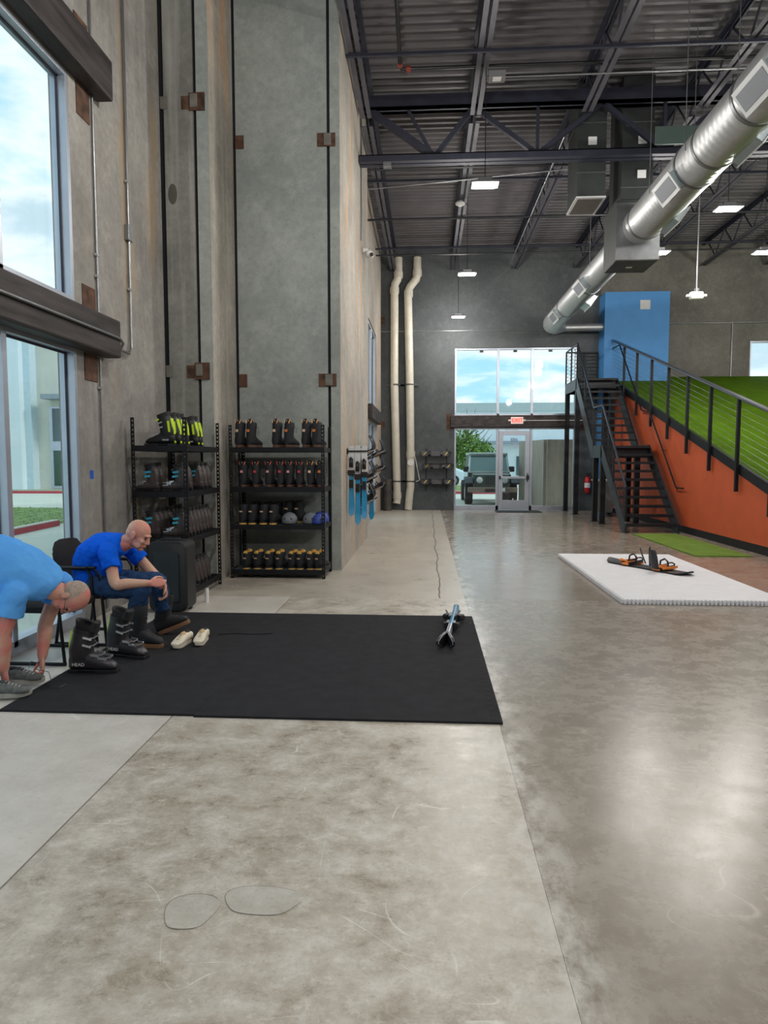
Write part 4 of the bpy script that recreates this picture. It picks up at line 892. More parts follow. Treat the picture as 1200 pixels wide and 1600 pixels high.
# ================================================================== BOOTS
def sring(cx, cy, z, rx, ry, n=16, p=2.6, tilt=0.0):
    out = []
    for j in range(n):
        a = 2*PI*j/n; c, s_ = math.cos(a), math.sin(a)
        x = rx*abs(c)**(2/p)*(1 if c >= 0 else -1); y = ry*abs(s_)**(2/p)*(1 if s_ >= 0 else -1)
        out.append((cx+x, cy+y, z+x*tilt))
    return out
def xring(x, yc, zb, zt, hw, n=16, p=2.8):
    out = []; zc = (zb+zt)/2; hh = (zt-zb)/2
    for j in range(n):
        a = 2*PI*j/n; c, s_ = math.cos(a), math.sin(a)
        out.append((x, yc+hw*abs(c)**(2/p)*(1 if c >= 0 else -1), zc+hh*abs(s_)**(2/p)*(1 if s_ >= 0 else -1)))
    return out
def ski_boot(label, accent, shellm, loc, rz, group=None, detail=False, k=1.0):
    """toe towards local +X; .32 long, .34 high"""
    t = thing('ski_boot', label, 'ski boot', loc, rz, group)
    def B(b): b.v = [(p[0]*k, p[1]*k, p[2]*k) for p in b.v]; return b
    rings = [xring(-.115, 0, .03, .10, .025), xring(-.105, 0, .022, .13, .038), xring(-.07, 0, .02, .155, .045), xring(-.01, 0, .02, .16, .047), xring(.05, 0, .02, .128, .049), xring(.10, 0, .02, .098, .050), xring(.15, 0, .02, .082, .047), xring(.182, 0, .022, .062, .038), xring(.195, 0, .026, .045, .026)]
    B(MB().loft(rings)).build('lower_shell', shellm, t, smooth=True, local=True)
    b = MB(); b.box(-.12, -.045, -.034, .034, 0, .022); b.box(.06, .205, -.034, .034, 0, .022); b.box(-.045, .06, -.030, .030, .008, .02); B(b).build('sole', M_blk, t, local=True, bevel=.003)
    cr = [sring(-.035, 0, .10, .080, .053, tilt=-.1), sring(-.038, 0, .15, .076, .056, tilt=-.12), sring(-.028, 0, .20, .072, .055, tilt=-.15), sring(-.015, 0, .25, .071, .054, tilt=-.2), sring(-.004, 0, .29, .070, .052, tilt=-.25)]
    B(MB().loft(cr)).build('cuff', shellm, t, smooth=True, local=True)
    lr = [sring(-.006, 0, .275, .062, .045, tilt=-.2), sring(.002, 0, .315, .066, .048, tilt=-.3), sring(.006, 0, .335, .068, .049, tilt=-.35), sring(.006, 0, .33, .054, .036, tilt=-.35), sring(.0, 0, .27, .045, .030, tilt=-.2)]
    B(MB().loft(lr)).build('liner', M_rub, t, smooth=True, local=True)
    b = MB(); b.loft([sring(-.012, 0, .262, .0735, .0555, tilt=-.2), sring(-.004, 0, .287, .073, .0545, tilt=-.22)]); B(b).build('power_strap', M_blk, t, smooth=True, local=True)
    b = MB(); b.loft([[(-.118, -.018, .12), (-.118, .018, .12), (-.100, .030, .12), (-.100, -.030, .12)], [(-.112, -.018, .20), (-.112, .018, .20), (-.094, .030, .20), (-.094, -.030, .20)], [(-.092, -.016, .285), (-.092, .016, .285), (-.076, .026, .285), (-.076, -.026, .285)]]); B(b).build('spoiler', accent, t, local=True)
    if not detail:
        for sy in (-1, 1):
            b = MB(); b.prism([(-.085, .14), (-.064, .14), (-.052, .255), (-.073, .255)], 'y', sy*.0500, sy*.0575); B(b).build('stripe', accent, t, local=True); b = MB(); b.prism([(.035, .262), (.068, .25), (.068, .268), (.035, .28)], 'y', sy*.0500, sy*.0565); B(b).build('strap_tip', accent, t, local=True)
    for i, (bx_, bz, ang) in enumerate(((.035, .235, .1), (.03, .185, .0), (.075, .115, -.45), (.125, .095, -.35))):
        q = MB()
        for sy in (-1, 1):
            yy = sy*(.056 if i < 2 else .048)
            q.beam((bx_-.035, yy, bz+.008), (bx_+.02, yy*.93, bz-.008*(1 if i < 2 else -.2)), .006, .014); q.beam((bx_+.01, yy*.9, bz+.002), (bx_+.032, yy*.55, bz+(.0 if i < 2 else .012)), .005, .008)
        q.beam((bx_+.03, -.03, bz+.004), (bx_+.03, .03, bz+.004), .008, .006)
        B(q).build('buckle', M_silver, t, local=True)
    b = MB(); b.box(-.119, -.114, -.02, .02, .028, .05); B(b).build('heel_tab', accent, t, local=True)
    if detail:
        for sy in (-1, 1):
            Mx = Matrix.Translation((-.045, sy*.0478, .062)) @ Matrix.Rotation(PI/2, 4, 'X')
            if sy > 0: Mx = Matrix.Translation((-.045, .0478, .062)) @ Matrix.Rotation(PI, 4, 'Z') @ Matrix.Rotation(PI/2, 4, 'X')
            textmesh('HEAD', .034, .0012, 'lettering', M_printw, t, Mx)
        b = MB(); b.loft([sring(.045, 0, .28, .03, .045, tilt=-.6), sring(.075, 0, .335, .014, .040, tilt=-.6)]); B(b).build('tongue', M_rub, t, smooth=True, local=True)
    return t
M_sh1 = mat('charcoal boot shell', lin(48, 47, 52), .35, 0, .08); M_sh2 = mat('black boot shell', lin(24, 25, 29), .35, 0, .08)
M_sh3 = mat('smoky grey boot shell', lin(74, 66, 66), .3, 0, .15); M_grn = mat('dull green strap', lin(66, 86, 72), .6)
# pair being tried on: on the floor by the mat
a = ski_boot('black ski boot with lime heel and silver buckles, nearest on the mat edge', M_lime, M_sh1, (-2.385, 4.59, .014), math.radians(2), 'ski boots on the floor', True, 1.07)
bt = dup(a, (-2.31, 4.98, .014), math.radians(-14), label='charcoal ski boot standing just behind the nearest one, before the seated man')
# rack one
PR = [ski_boot('first lime striped ski boot from the front, top shelf of tall rack', M_lime, M_sh2, (-2.76, 7.07, R1[0]), PI, 'lime striped ski boots on the top shelf')]
for n_ in PR[0].children:
    if n_.name.startswith('lower_shell'): pass
textmesh('HEAD', .026, .001, 'lettering', M_printw, PR[0], Matrix.Translation((-.03, .049, .058)) @ Matrix.Rotation(PI, 4, 'Z') @ Matrix.Rotation(PI/2, 4, 'X'))
nm = ['second', 'third', 'fourth', 'fifth', 'sixth']
for i, y in enumerate((7.19, 7.31, 7.43, 7.76, 7.88)):
    dup(PR[0], (-2.74, y, R1[0]), PI, label=nm[i] + ' lime striped ski boot from the front, top shelf of tall rack')
def blueset(loc, label, group):
    return ski_boot(label, M_sh3, M_sh3, loc, PI, group, False, .86)
B0 = blueset((-2.93, 7.10, R1[1]), 'grey ski boot with cyan buckles, front left of the second shelf', 'grey and cyan ski boots')
for c in B0.children:
    if c.name.startswith('buckle'):
        c.data.materials.clear(); c.data.materials.append(M_cyan)
for c in list(B0.children):
    if c.name.startswith('buckle') and c.name.split('.')[-1] in ('',): pass
bk = [c for c in B0.children if c.name.startswith('buckle')]
for c in bk[2:]: c.data.materials.clear(); c.data.materials.append(M_silver)
for c in bk[:2]: c['label'] = 'cyan buckle'
for z_, x_ in ((.200, .012), (.155, .022)):
    for sy in (-1, 1): MB().obox((x_-.005, sy*.0505, z_), (.032, .004, .011), Matrix.Rotation(.12, 3, 'Y')).build('buckle_plate', M_cyan, B0, local=True, bevel=.003)
for sy in (-1, 1):
    MB().obox((.075, sy*.043, .088), (.034, .003, .007), Matrix.Rotation(.5, 3, 'Y')).build('buckle_plate', M_silver, B0, local=True)
    MB().obox((.088, sy*.043, .083), (.024, .003, .007), Matrix.Rotation(-.5, 3, 'Y')).build('buckle_plate', M_silver, B0, local=True)
    MB().obox((.125, sy*.041, .062), (.030, .003, .004), Matrix.Rotation(.1, 3, 'Y')).build('buckle_plate', M_silver, B0, local=True)
g = 'grey and cyan ski boots'
def lab(col, k_, sh):
    return '%s grey ski boot from the front, %s row, %s shelf of tall rack' % (['first', 'second', 'third', 'fourth', 'fifth', 'sixth', 'seventh', 'eighth', 'ninth'][k_], col, sh)
B0['label'] = lab('left', 0, 'second')
dup(B0, (-2.93, 7.24, R1[1]), PI, lab('left', 1, 'second'), g)
for i, y in enumerate((7.10, 7.24, 7.62, 7.76, 7.90)): dup(B0, (-2.63, y, R1[1]), PI, lab('right', i, 'second'), g)
for i in range(7): dup(B0, (-2.93, 7.10+i*.125, R1[2]), PI, lab('left', i, 'third'), g)
for i in range(8): dup(B0, (-2.63, 7.08+i*.118, R1[2]), PI, lab('right', i, 'third'), g)
for i in range(3): dup(B0, (-2.93, 7.45+i*.14, R1[3]), PI, lab('left', i, 'bottom'), g)
for i in range(4): dup(B0, (-2.63, 7.42+i*.125, R1[3]), PI, lab('right', i, 'bottom'), g)

M_bt = mat('black boot fabric', (.016, .017, .022), .75, 0, .25, 12, .3, 90)
def snow_boot(label, loc, rz, group=None, h=.32, patch=None, tab=None, solem=M_gum, cuffopen=True, laces=True, k=1.0, lining=None, dot=True):
    """soft lace-up snowboard boot, toe towards local +X"""
    t = thing('snowboard_boot', label, 'snowboard boot', loc, rz, group); z0 = .03
    def B(b): b.v = [(p[0]*k, p[1]*k, p[2]*k) for p in b.v]; return b
    B(MB().loft([sring(.035, 0, 0, .148, .046, 20), sring(.035, 0, .012, .152, .049, 20), sring(.035, 0, .034, .148, .047, 20)])).build('sole', solem, t, smooth=True, local=True)
    foot = [xring(-.112, 0, z0, .12, .028), xring(-.10, 0, z0, .15, .044), xring(-.04, 0, z0, .16, .048), xring(.02, 0, z0, .145, .049), xring(.08, 0, z0, .108, .049), xring(.13, 0, z0, .088, .046), xring(.165, 0, z0, .072, .036), xring(.178, 0, z0, .055, .022)]
    B(MB().loft(foot)).build('boot_foot', M_bt, t, smooth=True, local=True)
    sh = [sring(-.04, 0, .09, .074, .049), sring(-.042, 0, .15, .070, .051), sring(-.038, 0, .20, .068, .053), sring(-.030, 0, h-.06, .070, .055), sring(-.026, 0, h-.015, .072, .056), sring(-.025, 0, h, .066, .051)]
    B(MB().loft(sh, caps=not cuffopen)).build('shaft', M_bt, t, smooth=True, local=True)
    b = MB(); b.loft([sring(-.026, 0, h-.02, .060, .045), sring(-.026, 0, h+.006, .056, .042), sring(-.026, 0, h-.03, .046, .032), sring(-.03, 0, h-.12, .040, .028)]); B(b).build('liner', lining or M_rub, t, smooth=True, local=True)
    if laces:
        b = MB()
        for i in range(9):
            f = i/8; x = .095 - .075*min(1, f*2.2); z = .098 + .05*min(1, f*2) + max(0, f-.35)*(h-.17)*1.5; s_ = 1 if i % 2 else -1
            x = x if f < .45 else .036; b.beam((x, -.024, z), (x+.002, .024, z+.012), .004, .004)
        B(b).build('laces', mat('black lace', (.03, .03, .033), .7), t, local=True)
    if patch:
        b = MB(); b.box(-.118, -.106, -.018, .018, h*.62, h*.62+.034); B(b).build('heel_patch', patch, t, local=True, bevel=.003)
    if tab:
        b = MB(); b.ell((-.06, 0, h+.012), (.035, .036, .040)); B(b).build('tongue_dome', M_bt, t, smooth=True, local=True)
        for sy in (-1, 1):
            b = MB(); b.beam((-.10, sy*.030, h-.01), (-.085, sy*.046, h+.04), .006, .012); B(b).build('pull_loop', tab, t, local=True)
        b = MB(); b.ell((-.096, 0, h+.022), (.004, .006, .006), nu=8, nv=5); B(b).build('snap', M_printw, t, local=True)
        b = MB(); b.tube([(0, -.056, h-.05), (.0, -.085, h-.07), (.01, -.08, h-.13), (.01, -.052, h-.11)], .003, 5); B(b).build('lace_loop', mat('black lace', (.03, .03, .033), .7), t, smooth=True, local=True)
    return t
M_opt = mat('orange patch', lin(235, 130, 55), .5); M_cpt = mat('cream patch', lin(236, 205, 170), .5); M_rpt = mat('red patch', lin(205, 70, 78), .5); M_ppt = mat('pink patch', lin(235, 170, 175), .5); M_oloop = mat('orange loop', lin(240, 170, 90), .5); M_rloop = mat('red loop', lin(215, 95, 80), .5)
M_gold = mat('gold lining', lin(232, 185, 95), .6, 0, .15, 20)
sides = ['left', 'right']
TA = PI/2 - .35
def word(i): return ['first', 'second', 'third', 'fourth', 'fifth', 'sixth', 'seventh', 'eighth'][i]
p0 = None
for i, x in enumerate((-2.38, -2.235, -1.90, -1.745, -1.52, -1.39)):
    l_ = '%s black snowboard boot from the left, %s heel patch, top shelf' % (word(i), ('cream', 'orange')[i % 2]); mm = (M_cpt, M_opt)[i % 2]
    if p0 is None: p0 = snow_boot(l_, (x, 8.72, R2[0]), TA, 'black snowboard boots, top shelf', .315, mm, M_oloop, solem=mat('dark brown sole', lin(96, 66, 54), .7))
    else: dup(p0, (x, 8.72, R2[0]), TA, l_, mats={'heel_patch': mm})
for i, x in enumerate((-2.345, -2.19, -2.01, -1.87, -1.745, -1.62, -1.47, -1.36)):
    l_ = '%s black snowboard boot from the left, %s heel patch, second shelf' % (word(i), ('pink', 'red')[i % 2] if i < 6 else ('cream', 'orange')[i % 2])
    mm = (M_ppt, M_rpt)[i % 2] if i < 6 else (M_cpt, M_opt)[i % 2]
    dup(p0, (x, 8.72, R2[1]), TA + (.3 if i % 2 else .15), l_, 'black snowboard boots, second shelf', mats={'heel_patch': mm, 'pull_loop': M_rloop if i < 6 else M_oloop}, scale=(.95, .95, .93))
q0 = None
for i, x in enumerate((-2.335, -2.215, -2.07, -1.945)):
    l_ = '%s low black boot from the left on the third shelf of the wide rack' % word(i)
    if q0 is None: q0 = snow_boot(l_, (x, 8.68, R2[2]), TA, 'low black boots, third shelf', .26, None, None, M_blk, k=.95, laces=False); MB().loft([sring(-.06, 0, -.001, .056, .044, 16), sring(-.06, 0, .016, .056, .044, 16)]).build('heel_rim', M_gold, q0, local=True); MB().box(-.112, -.104, -.02, .02, .155, .172).build('heel_band', M_cpt, q0, local=True)
    else: dup(q0, (x, 8.68, R2[2]), TA, l_)
for i, x in enumerate((-2.25, -2.10, -1.96)): dup(q0, (x, 8.98, R2[2]), TA, '%s low black boot of the rear row on the third shelf' % word(i), 'low black boots, third shelf rear', scale=1.05)
for i, x in enumerate((-1.80, -1.665)): dup(q0, (x, 8.95, R2[2]), TA, '%s tall black boot standing behind the grey helmet' % ('left', 'right')[i], 'black boots behind the helmet', scale=1.12)
r0 = None
for i, x in enumerate((-2.30, -2.155, -2.005, -1.875, -1.70, -1.60, -1.46, -1.36)):
    l_ = '%s open boot with gold lining from the left on the bottom shelf' % word(i)
    if r0 is None:
        r0 = snow_boot(l_, (x, 8.70, R2[3]), TA, 'small boots with gold lining, bottom shelf', .22, None, None, M_blk, k=1.0, laces=False, lining=M_gold); MB().loft([sring(-.06, 0, -.001, .058, .044, 16), sring(-.06, 0, .012, .058, .044, 16)]).build('heel_rim', M_gold, r0, local=True)
        MB().ell((-.092, 0, .200), (.012, .036, .030)).build('heel_pull', M_gold, r0, local=True, smooth=True); MB().box(-.112, -.104, -.02, .02, .130, .146).build('heel_band', M_cpt, r0, local=True)
        MB().ell((.01, 0, .222), (.014, .040, .030)).build('tongue_top', M_gold, r0, local=True, smooth=True)
    else: dup(r0, (x, 8.70, R2[3]), TA + random.uniform(-.1, .1), l_)
# helmets
def helmet(label, loc, rz, m, first=None):
    t = thing('helmet', label, 'helmet', loc, rz)
    rings = []
    for i in range(9):
        f = i/8; a = f*PI/2; rr = math.cos(a); z = .045 + .10*math.sin(a)
        rings.append(sring(0, 0, z, .118*max(rr, .02), .100*max(rr, .02), 26, 2.2))
    rings = [sring(0, 0, 0, .108, .092, 26, 2.2), sring(0, 0, .02, .116, .099, 26, 2.2)] + rings
    MB().loft(rings).build('shell', m, t, smooth=True, local=True)
    for s in (-1, 1):
        for k_, (ax, az) in enumerate(((.102, .068), (.0, .10))):
            b = MB(); yy = s*.042 if k_ == 0 else s*.078; b.ell((ax*(.98), yy, az if k_ == 0 else .10), (.014, .012, .011) if k_ == 0 else (.016, .016, .008), nu=10, nv=6); b.build('vent', M_blk, t, local=True, smooth=True)
    b = MB()
    b.loft([sring(0, 0, -.004, .112, .096, 26, 2.2), sring(0, 0, .008, .117, .100, 26, 2.2)]); b.build('rim', M_blk, t, local=True, smooth=True)
    return t
M_hg = mat('matte grey helmet', lin(118, 124, 130), .6); M_hb = mat('blue helmet', lin(52, 78, 168), .5)
hz = R2[2]+.004
h0 = helmet('matte grey helmet in front of two black boots on the third shelf', (-1.765, 8.69, hz), -PI/2, M_hg)
dup(h0, (-1.50, 8.72, hz), -PI/2, 'matte grey helmet beside the blue one on the third shelf', scale=.97)
dup(h0, (-1.535, 8.98, hz), -PI/2+.3, 'grey helmet half hidden at the back of the third shelf', scale=.95)
dup(h0, (-1.378, 8.66, hz), -PI/2, 'blue helmet at the front right end of the third shelf', mats={'shell': M_hb}, scale=.90)
dup(h0, (-1.385, 8.92, hz), -PI/2+.2, 'blue helmet behind the front blue one on the third shelf', mats={'shell': M_hb}, scale=1.0)

# ================================================================== BLACK CASE AND FLOOR ITEMS
t = thing('rolling_case', 'upright black plastic case with an inset front panel beside the shelf rack', 'case', (-2.55, 6.62, 0))
def rr_ring(x0, x1, y, z0, z1, r, n=6):
    out = []
    for (cx_, cz_, a0) in ((x1-r, z1-r, 0), (x0+r, z1-r, PI/2), (x0+r, z0+r, PI), (x1-r, z0+r, 1.5*PI)):
        for i in range(n): a = a0 + PI/2*i/(n-1); out.append((cx_+r*math.cos(a), y, cz_+r*math.sin(a)))
    return out
cb_ = MB(); cb_.loft([rr_ring(-2.72, -2.36, 6.50, .03, .70, .06), rr_ring(-2.735, -2.345, 6.515, .015, .715, .07), rr_ring(-2.735, -2.345, 6.76, .015, .715, .07), rr_ring(-2.72, -2.36, 6.775, .03, .70, .06)])
cb_.build('case_shell', mat('black grained plastic', lin(34, 36, 38), .5, 0, .1, 20, .2, 200), t, smooth=True)
fr = MB(); o_ = rr_ring(-2.685, -2.415, 6.498, .10, .61, .03); i_ = rr_ring(-2.675, -2.425, 6.496, .11, .60, .025); n = len(o_)
fr.add(o_ + i_, [(j, (j+1) % n, n+(j+1) % n, n+j) for j in range(n)]); fr.build('panel_rim', M_blk, t)
MB().loft([rr_ring(-2.675, -2.425, 6.4995, .11, .60, .025), rr_ring(-2.672, -2.428, 6.494, .113, .597, .024)]).build('front_panel', mat('dark slate panel', lin(38, 46, 50), .55), t)
MB().prism([(-2.585, .335), (-2.535, .335), (-2.56, .29)], 'y', 6.489, 6.493).build('triangle_mark', mat('glossy black', (.005, .005, .006), .2), t)
MB().box(-2.63, -2.45, 6.60, 6.68, .71, .735).build('carry_handle', M_blk, t, bevel=.01)
for x in (-2.68, -2.40): MB().cyl((x-.02, 6.72, .03), (x+.02, 6.72, .03), .03, 14).build('wheel', M_rub, t)
t = thing('white_bottle', 'small white cylinder standing on the floor by the shelf rack', 'bottle', (-2.33, 7.05, 0))
MB().tube([(-2.33, 7.05, 0), (-2.33, 7.05, .135)], .021, 16).build('bottle_body', M_printw, t, smooth=True)
MB().tube([(-2.33, 7.05, .135), (-2.33, 7.05, .15)], .019, 16).build('cap', M_white, t, smooth=True)
# cream trainers
M_crm = mat('cream leather', lin(236, 228, 208), .6, 0, .06); M_tan = mat('tan suede', lin(208, 180, 140), .7)
def trainer(label, loc, rz, up, solem, acc, group=None, k=1.0, lacem=None):
    t = thing('trainer', label, 'shoe', loc, rz, group)
    build_trainer(t, up, solem, acc, k, lacem); return t
def build_trainer(t, up, solem, acc, k=1.0, lacem=None, M4=None):
    def B(b):
        b.v = [(p[0]*k, p[1]*k, p[2]*k) for p in b.v]
        if M4 is not None: b.xf(M4)
        return b
    def outl(z, s):
        pts_ = []
        for j in range(28):
            a = 2*PI*j/28; c, s_ = math.cos(a), math.sin(a); w = .040 + .010*max(0, c) - .006*(abs(c) < .45)
            pts_.append((.145*s*(abs(c)**.85)*(1 if c >= 0 else -1), w*s*s_ + .006*max(0, c), z + (.012*max(0, c)**3)))
        return pts_
    B(MB().loft([outl(0, .96), outl(.010, 1.0), outl(.030, .985)])).build('sole', solem, t, smooth=True, local=True)
    rings = [xring(-.138, 0, .022, .055, .02), xring(-.128, 0, .022, .085, .034), xring(-.09, 0, .022, .098, .038), xring(-.03, 0, .022, .096, .038), xring(.02, 0, .022, .085, .040), xring(.07, 0, .022, .066, .046), xring(.11, 0, .024, .055, .042), xring(.135, 0, .030, .046, .026)]
    B(MB().loft(rings)).build('upper', up, t, smooth=True, local=True)
    b = MB(); b.ell((-.075, 0, .094), (.045, .026, .012)); B(b).build('opening', M_rub, t, smooth=True, local=True)
    b = MB(); b.ell((-.012, 0, .090), (.034, .022, .011), Matrix.Rotation(.35, 3, 'Y')); B(b).build('tongue', acc, t, smooth=True, local=True)
    b = MB()
    for i in range(5): x = -.01 + i*.02; z = .094 - i*.0075; b.tube([(x, -.026, z-.008), (x+.004, 0, z+.006), (x, .026, z-.008)], .0028, 5)
    B(b).build('laces', lacem or acc, t, local=True)
    b = MB(); b.loft([xring(-.140, 0, .03, .07, .020), xring(-.120, 0, .03, .075, .037)]); B(b).build('heel_counter', acc, t, smooth=True, local=True)
trainer('cream low trainer on the black mat, left one of the pair', (-1.965, 5.31, .014), math.radians(-97), M_crm, M_crm, M_tan, 'cream trainers')
trainer('cream low trainer on the black mat, right one of the pair', (-1.835, 5.40, .014), math.radians(-86), M_crm, M_crm, M_tan, 'cream trainers')
# the empty mate of the boot being put on
snow_boot('tall black snowboard boot with a gum sole standing empty before the seated man', (-2.27, 5.26, .014), math.radians(-10), None, .335, None, None, M_gum, k=.98)

# ================================================================== CHAIRS
M_fab = mat('black chair fabric', (.012, .012, .014), .9, 0, .2, 30, .3, 200)
def chair(label, loc, rz):
    t = thing('stacking_chair', label, 'chair', loc, rz, 'black padded chairs by the window')
    b = MB(); b.loft([rr_ring(-.23, .24, 0, 0, 0, 0) if False else [(p[0], p[1], z) for p in base_] for z, base_ in ((.385, sring(0, 0, 0, .215, .235, 24, 5)), (.40, sring(0, 0, 0, .228, .248, 24, 5)), (.43, sring(0, 0, 0, .228, .248, 24, 5)), (.447, sring(0, 0, 0, .205, .225, 24, 5)))])
    b.build('seat', M_fab, t, smooth=True, local=True)
    rings = []
    for z, xx, hw in ((.52, -.235, .19), (.55, -.24, .215), (.66, -.255, .225), (.78, -.275, .205), (.83, -.285, .16), (.842, -.288, .10)):
        rings.append([(xx+.022*math.cos(a)-.02*(1-abs(math.sin(a))), hw*math.sin(a), z) for a in [2*PI*j/20 for j in range(20)]])
    MB().loft(rings).build('backrest', M_fab, t, smooth=True, local=True)
    for s in (-1, 1):
        y = s*.25
        MB().tube([(.17, y, .40), (.20, y, .02)], .0125, 8).build('leg', M_dark, t, smooth=True, local=True)
        MB().tube([(-.24, y, .02), (-.18, y, .40)], .0125, 8).build('leg', M_dark, t, smooth=True, local=True)
        MB().tube([(-.25, y, .013), (.21, y, .013)], .0125, 8).build('sled_rail', M_dark, t, smooth=True, local=True)
        MB().tube([(-.18, y, .40), (-.235, y*.9, .60), (-.27, y*.8, .75)], .0115, 8).build('back_upright', M_dark, t, smooth=True, local=True)
        MB().tube([(.17, y, .40), (.16, y*1.04, .58), (.12, y*1.06, .635), (-.20, y*1.04, .64)], .0115, 8).build('arm_frame', M_dark, t, smooth=True, local=True)
        b = MB(); b.box(-.18, .13, y*1.04-.022, y*1.04+.022, .638, .655); b.build('armrest', M_blk, t, local=True, bevel=.006)
    b = MB(); b.tube([(.17, -.25, .385), (.17, .25, .385)], .0115, 8); b.tube([(-.18, -.25, .385), (-.18, .25, .385)], .0115, 8); b.build('seat_rail', M_dark, t, smooth=True, local=True)
    return t
c0 = chair('empty black padded chair between the two men, against the window', (-2.84, 5.00, 0), 0)
c1 = dup(c0, (-2.76, 5.545, 0), math.radians(-4), 'black padded chair the man in the bright blue shirt sits on')

# ================================================================== SKIS AND BOARDS
M_skw = mat('white ski top', lin(225, 230, 236), .3, coat=.5); M_skb = mat('blue ski top', lin(40, 150, 205), .3, coat=.5)
def ski(parent, L, m1, m2, split=.55, tipup=.05, w=.050):
    """local: tail at -L/2, tip +L/2 along X, top +Z; built in two coloured parts plus bindings"""
    def sec(x0, x1, n=12):
        r = []
        for i in range(n+1):
            x = x0 + (x1-x0)*i/n; f = (x+L/2)/L
            hw = w*(1 - .28*math.sin(PI*min(1, max(0, f)))) ; 
            if f > .9: hw *= math.sqrt(max(.02, 1-((f-.9)/.1)**2))*.9+.08
            if f < .04: hw *= .6+f/.04*.4
            z = tipup*max(0, (f-.84)/.16)**2 + .012*max(0, (.06-f)/.06)**2; r.append([(x, -hw, z), (x, hw, z), (x, hw*.9, z+.011), (x, -hw*.9, z+.011)])
        return r
    xs_ = -L/2 + L*split
    a_ = MB().loft(sec(-L/2, xs_)); b_ = MB().loft(sec(xs_, L/2)); bs_ = MB().loft([[(r[0][0], r[0][1], r[0][2]-.0035), (r[1][0], r[1][1], r[1][2]-.0035), (r[1][0], r[1][1], r[1][2]-.0005), (r[0][0], r[0][1], r[0][2]-.0005)] for r in sec(-L/2, L/2, 24)]); out = [('ski_tail', a_, m1), ('ski_tip', b_, m2), ('ski_base', bs_, M_blk)]
    bd = MB(); bd.box(-.02, .09, -.03, .03, .011, .035); bd.loft([xring(.03, 0, .03, .075, .026, 10), xring(.10, 0, .02, .055, .03, 10)]); out.append(('toe_binding', bd, M_blk))
    bd = MB(); bd.box(-.33, -.20, -.03, .03, .011, .035); bd.loft([xring(-.33, 0, .02, .07, .022, 10), xring(-.27, 0, .02, .10, .028, 10), xring(-.22, 0, .02, .06, .03, 10)]); bd.box(-.35, -.32, -.015, .015, .05, .085); out.append(('heel_binding', bd, M_blk))
    bd = MB(); bd.beam((-.12, -.05, .03), (-.16, -.085, .06), .008, .014); bd.beam((-.12, .05, .03), (-.16, .085, .06), .008, .014); bd.box(-.16, -.08, -.05, .05, .02, .03); out.append(('ski_brake', bd, M_blk))
    return out
def place_ski(label, M4, L=1.05, m1=M_skw, m2=M_skb, group=None, split=.42, tipm=None, cat='ski'):
    loc = M4.translation; t = thing('ski', label, cat, loc, 0, group)
    M3 = M4.copy(); M3.translation = V((0, 0, 0))
    for nm_, b_, m_ in ski(t, L, m1, m2, split): b_.xf(M3).build(nm_, m_, t, smooth=(nm_[:4] == 'ski_'), local=True)
    return t
# hanging from the wall bracket, tails up, tops towards the camera
def hang(x, y, ztop, L): # local X -> -Z (tip down), local Z -> -Y
    M3 = Matrix(((0, 1, 0), (0, 0, -1), (-1, 0, 0))); M4 = M3.to_4x4(); M4.translation = V((x, y, ztop-L/2)); return M4
for x, zt, L, l_ in ((-1.105, 1.72, 1.03, 'short ski with white tail and blue tip hanging nearest the side wall'), (-1.01, 1.725, 1.16, 'middle ski of the three hanging on the side wall bracket'), (-.915, 1.72, 1.08, 'short blue-tipped ski hanging farthest out on the wall bracket')):
    place_ski(l_, hang(x, 9.98, zt, L), L, group='skis on the wall bracket')
place_ski('blue ski hanging alone below the wall snowboards', hang(-.97, 12.0, 1.35, .88), .88, group=None)
t = thing('ski_bracket', 'black bar bracket holding the hanging skis on the side wall', 'bracket', (-1.1, 10.0, 1.64))
b = MB(); b.box(-1.165, -.86, 9.945, 9.96, 1.63, 1.65); b.box(-1.165, -.86, 10.0, 10.012, 1.63, 1.65); b.build('bar', M_dark, t); MB().box(-1.165, -1.15, 9.92, 10.03, 1.60, 1.68).build('bracket_plate', M_dark, t)
M_bd = mat('black snowboard', (.014, .014, .017), .5); M_yel = mat('mustard print', lin(190, 168, 50), .5); M_edge = mat('pale board edge', lin(128, 118, 106), .4)
def board_mesh(L, w, th=.012, n=24):
    r = []
    for i in range(n+1):
        f = i/n; x = -L/2 + L*f; e_ = min(f, 1-f)
        hw = w/2*(1-.12*math.sin(PI*f)); hw *= math.sqrt(max(.02, 1-max(0, (.12-e_)/.12)**2))
        z = .045*max(0, (.14-e_)/.14)**2; r.append([(x, -hw, z), (x, hw, z), (x, hw*.98, z+th), (x, -hw*.98, z+th)])
    return MB().loft(r)
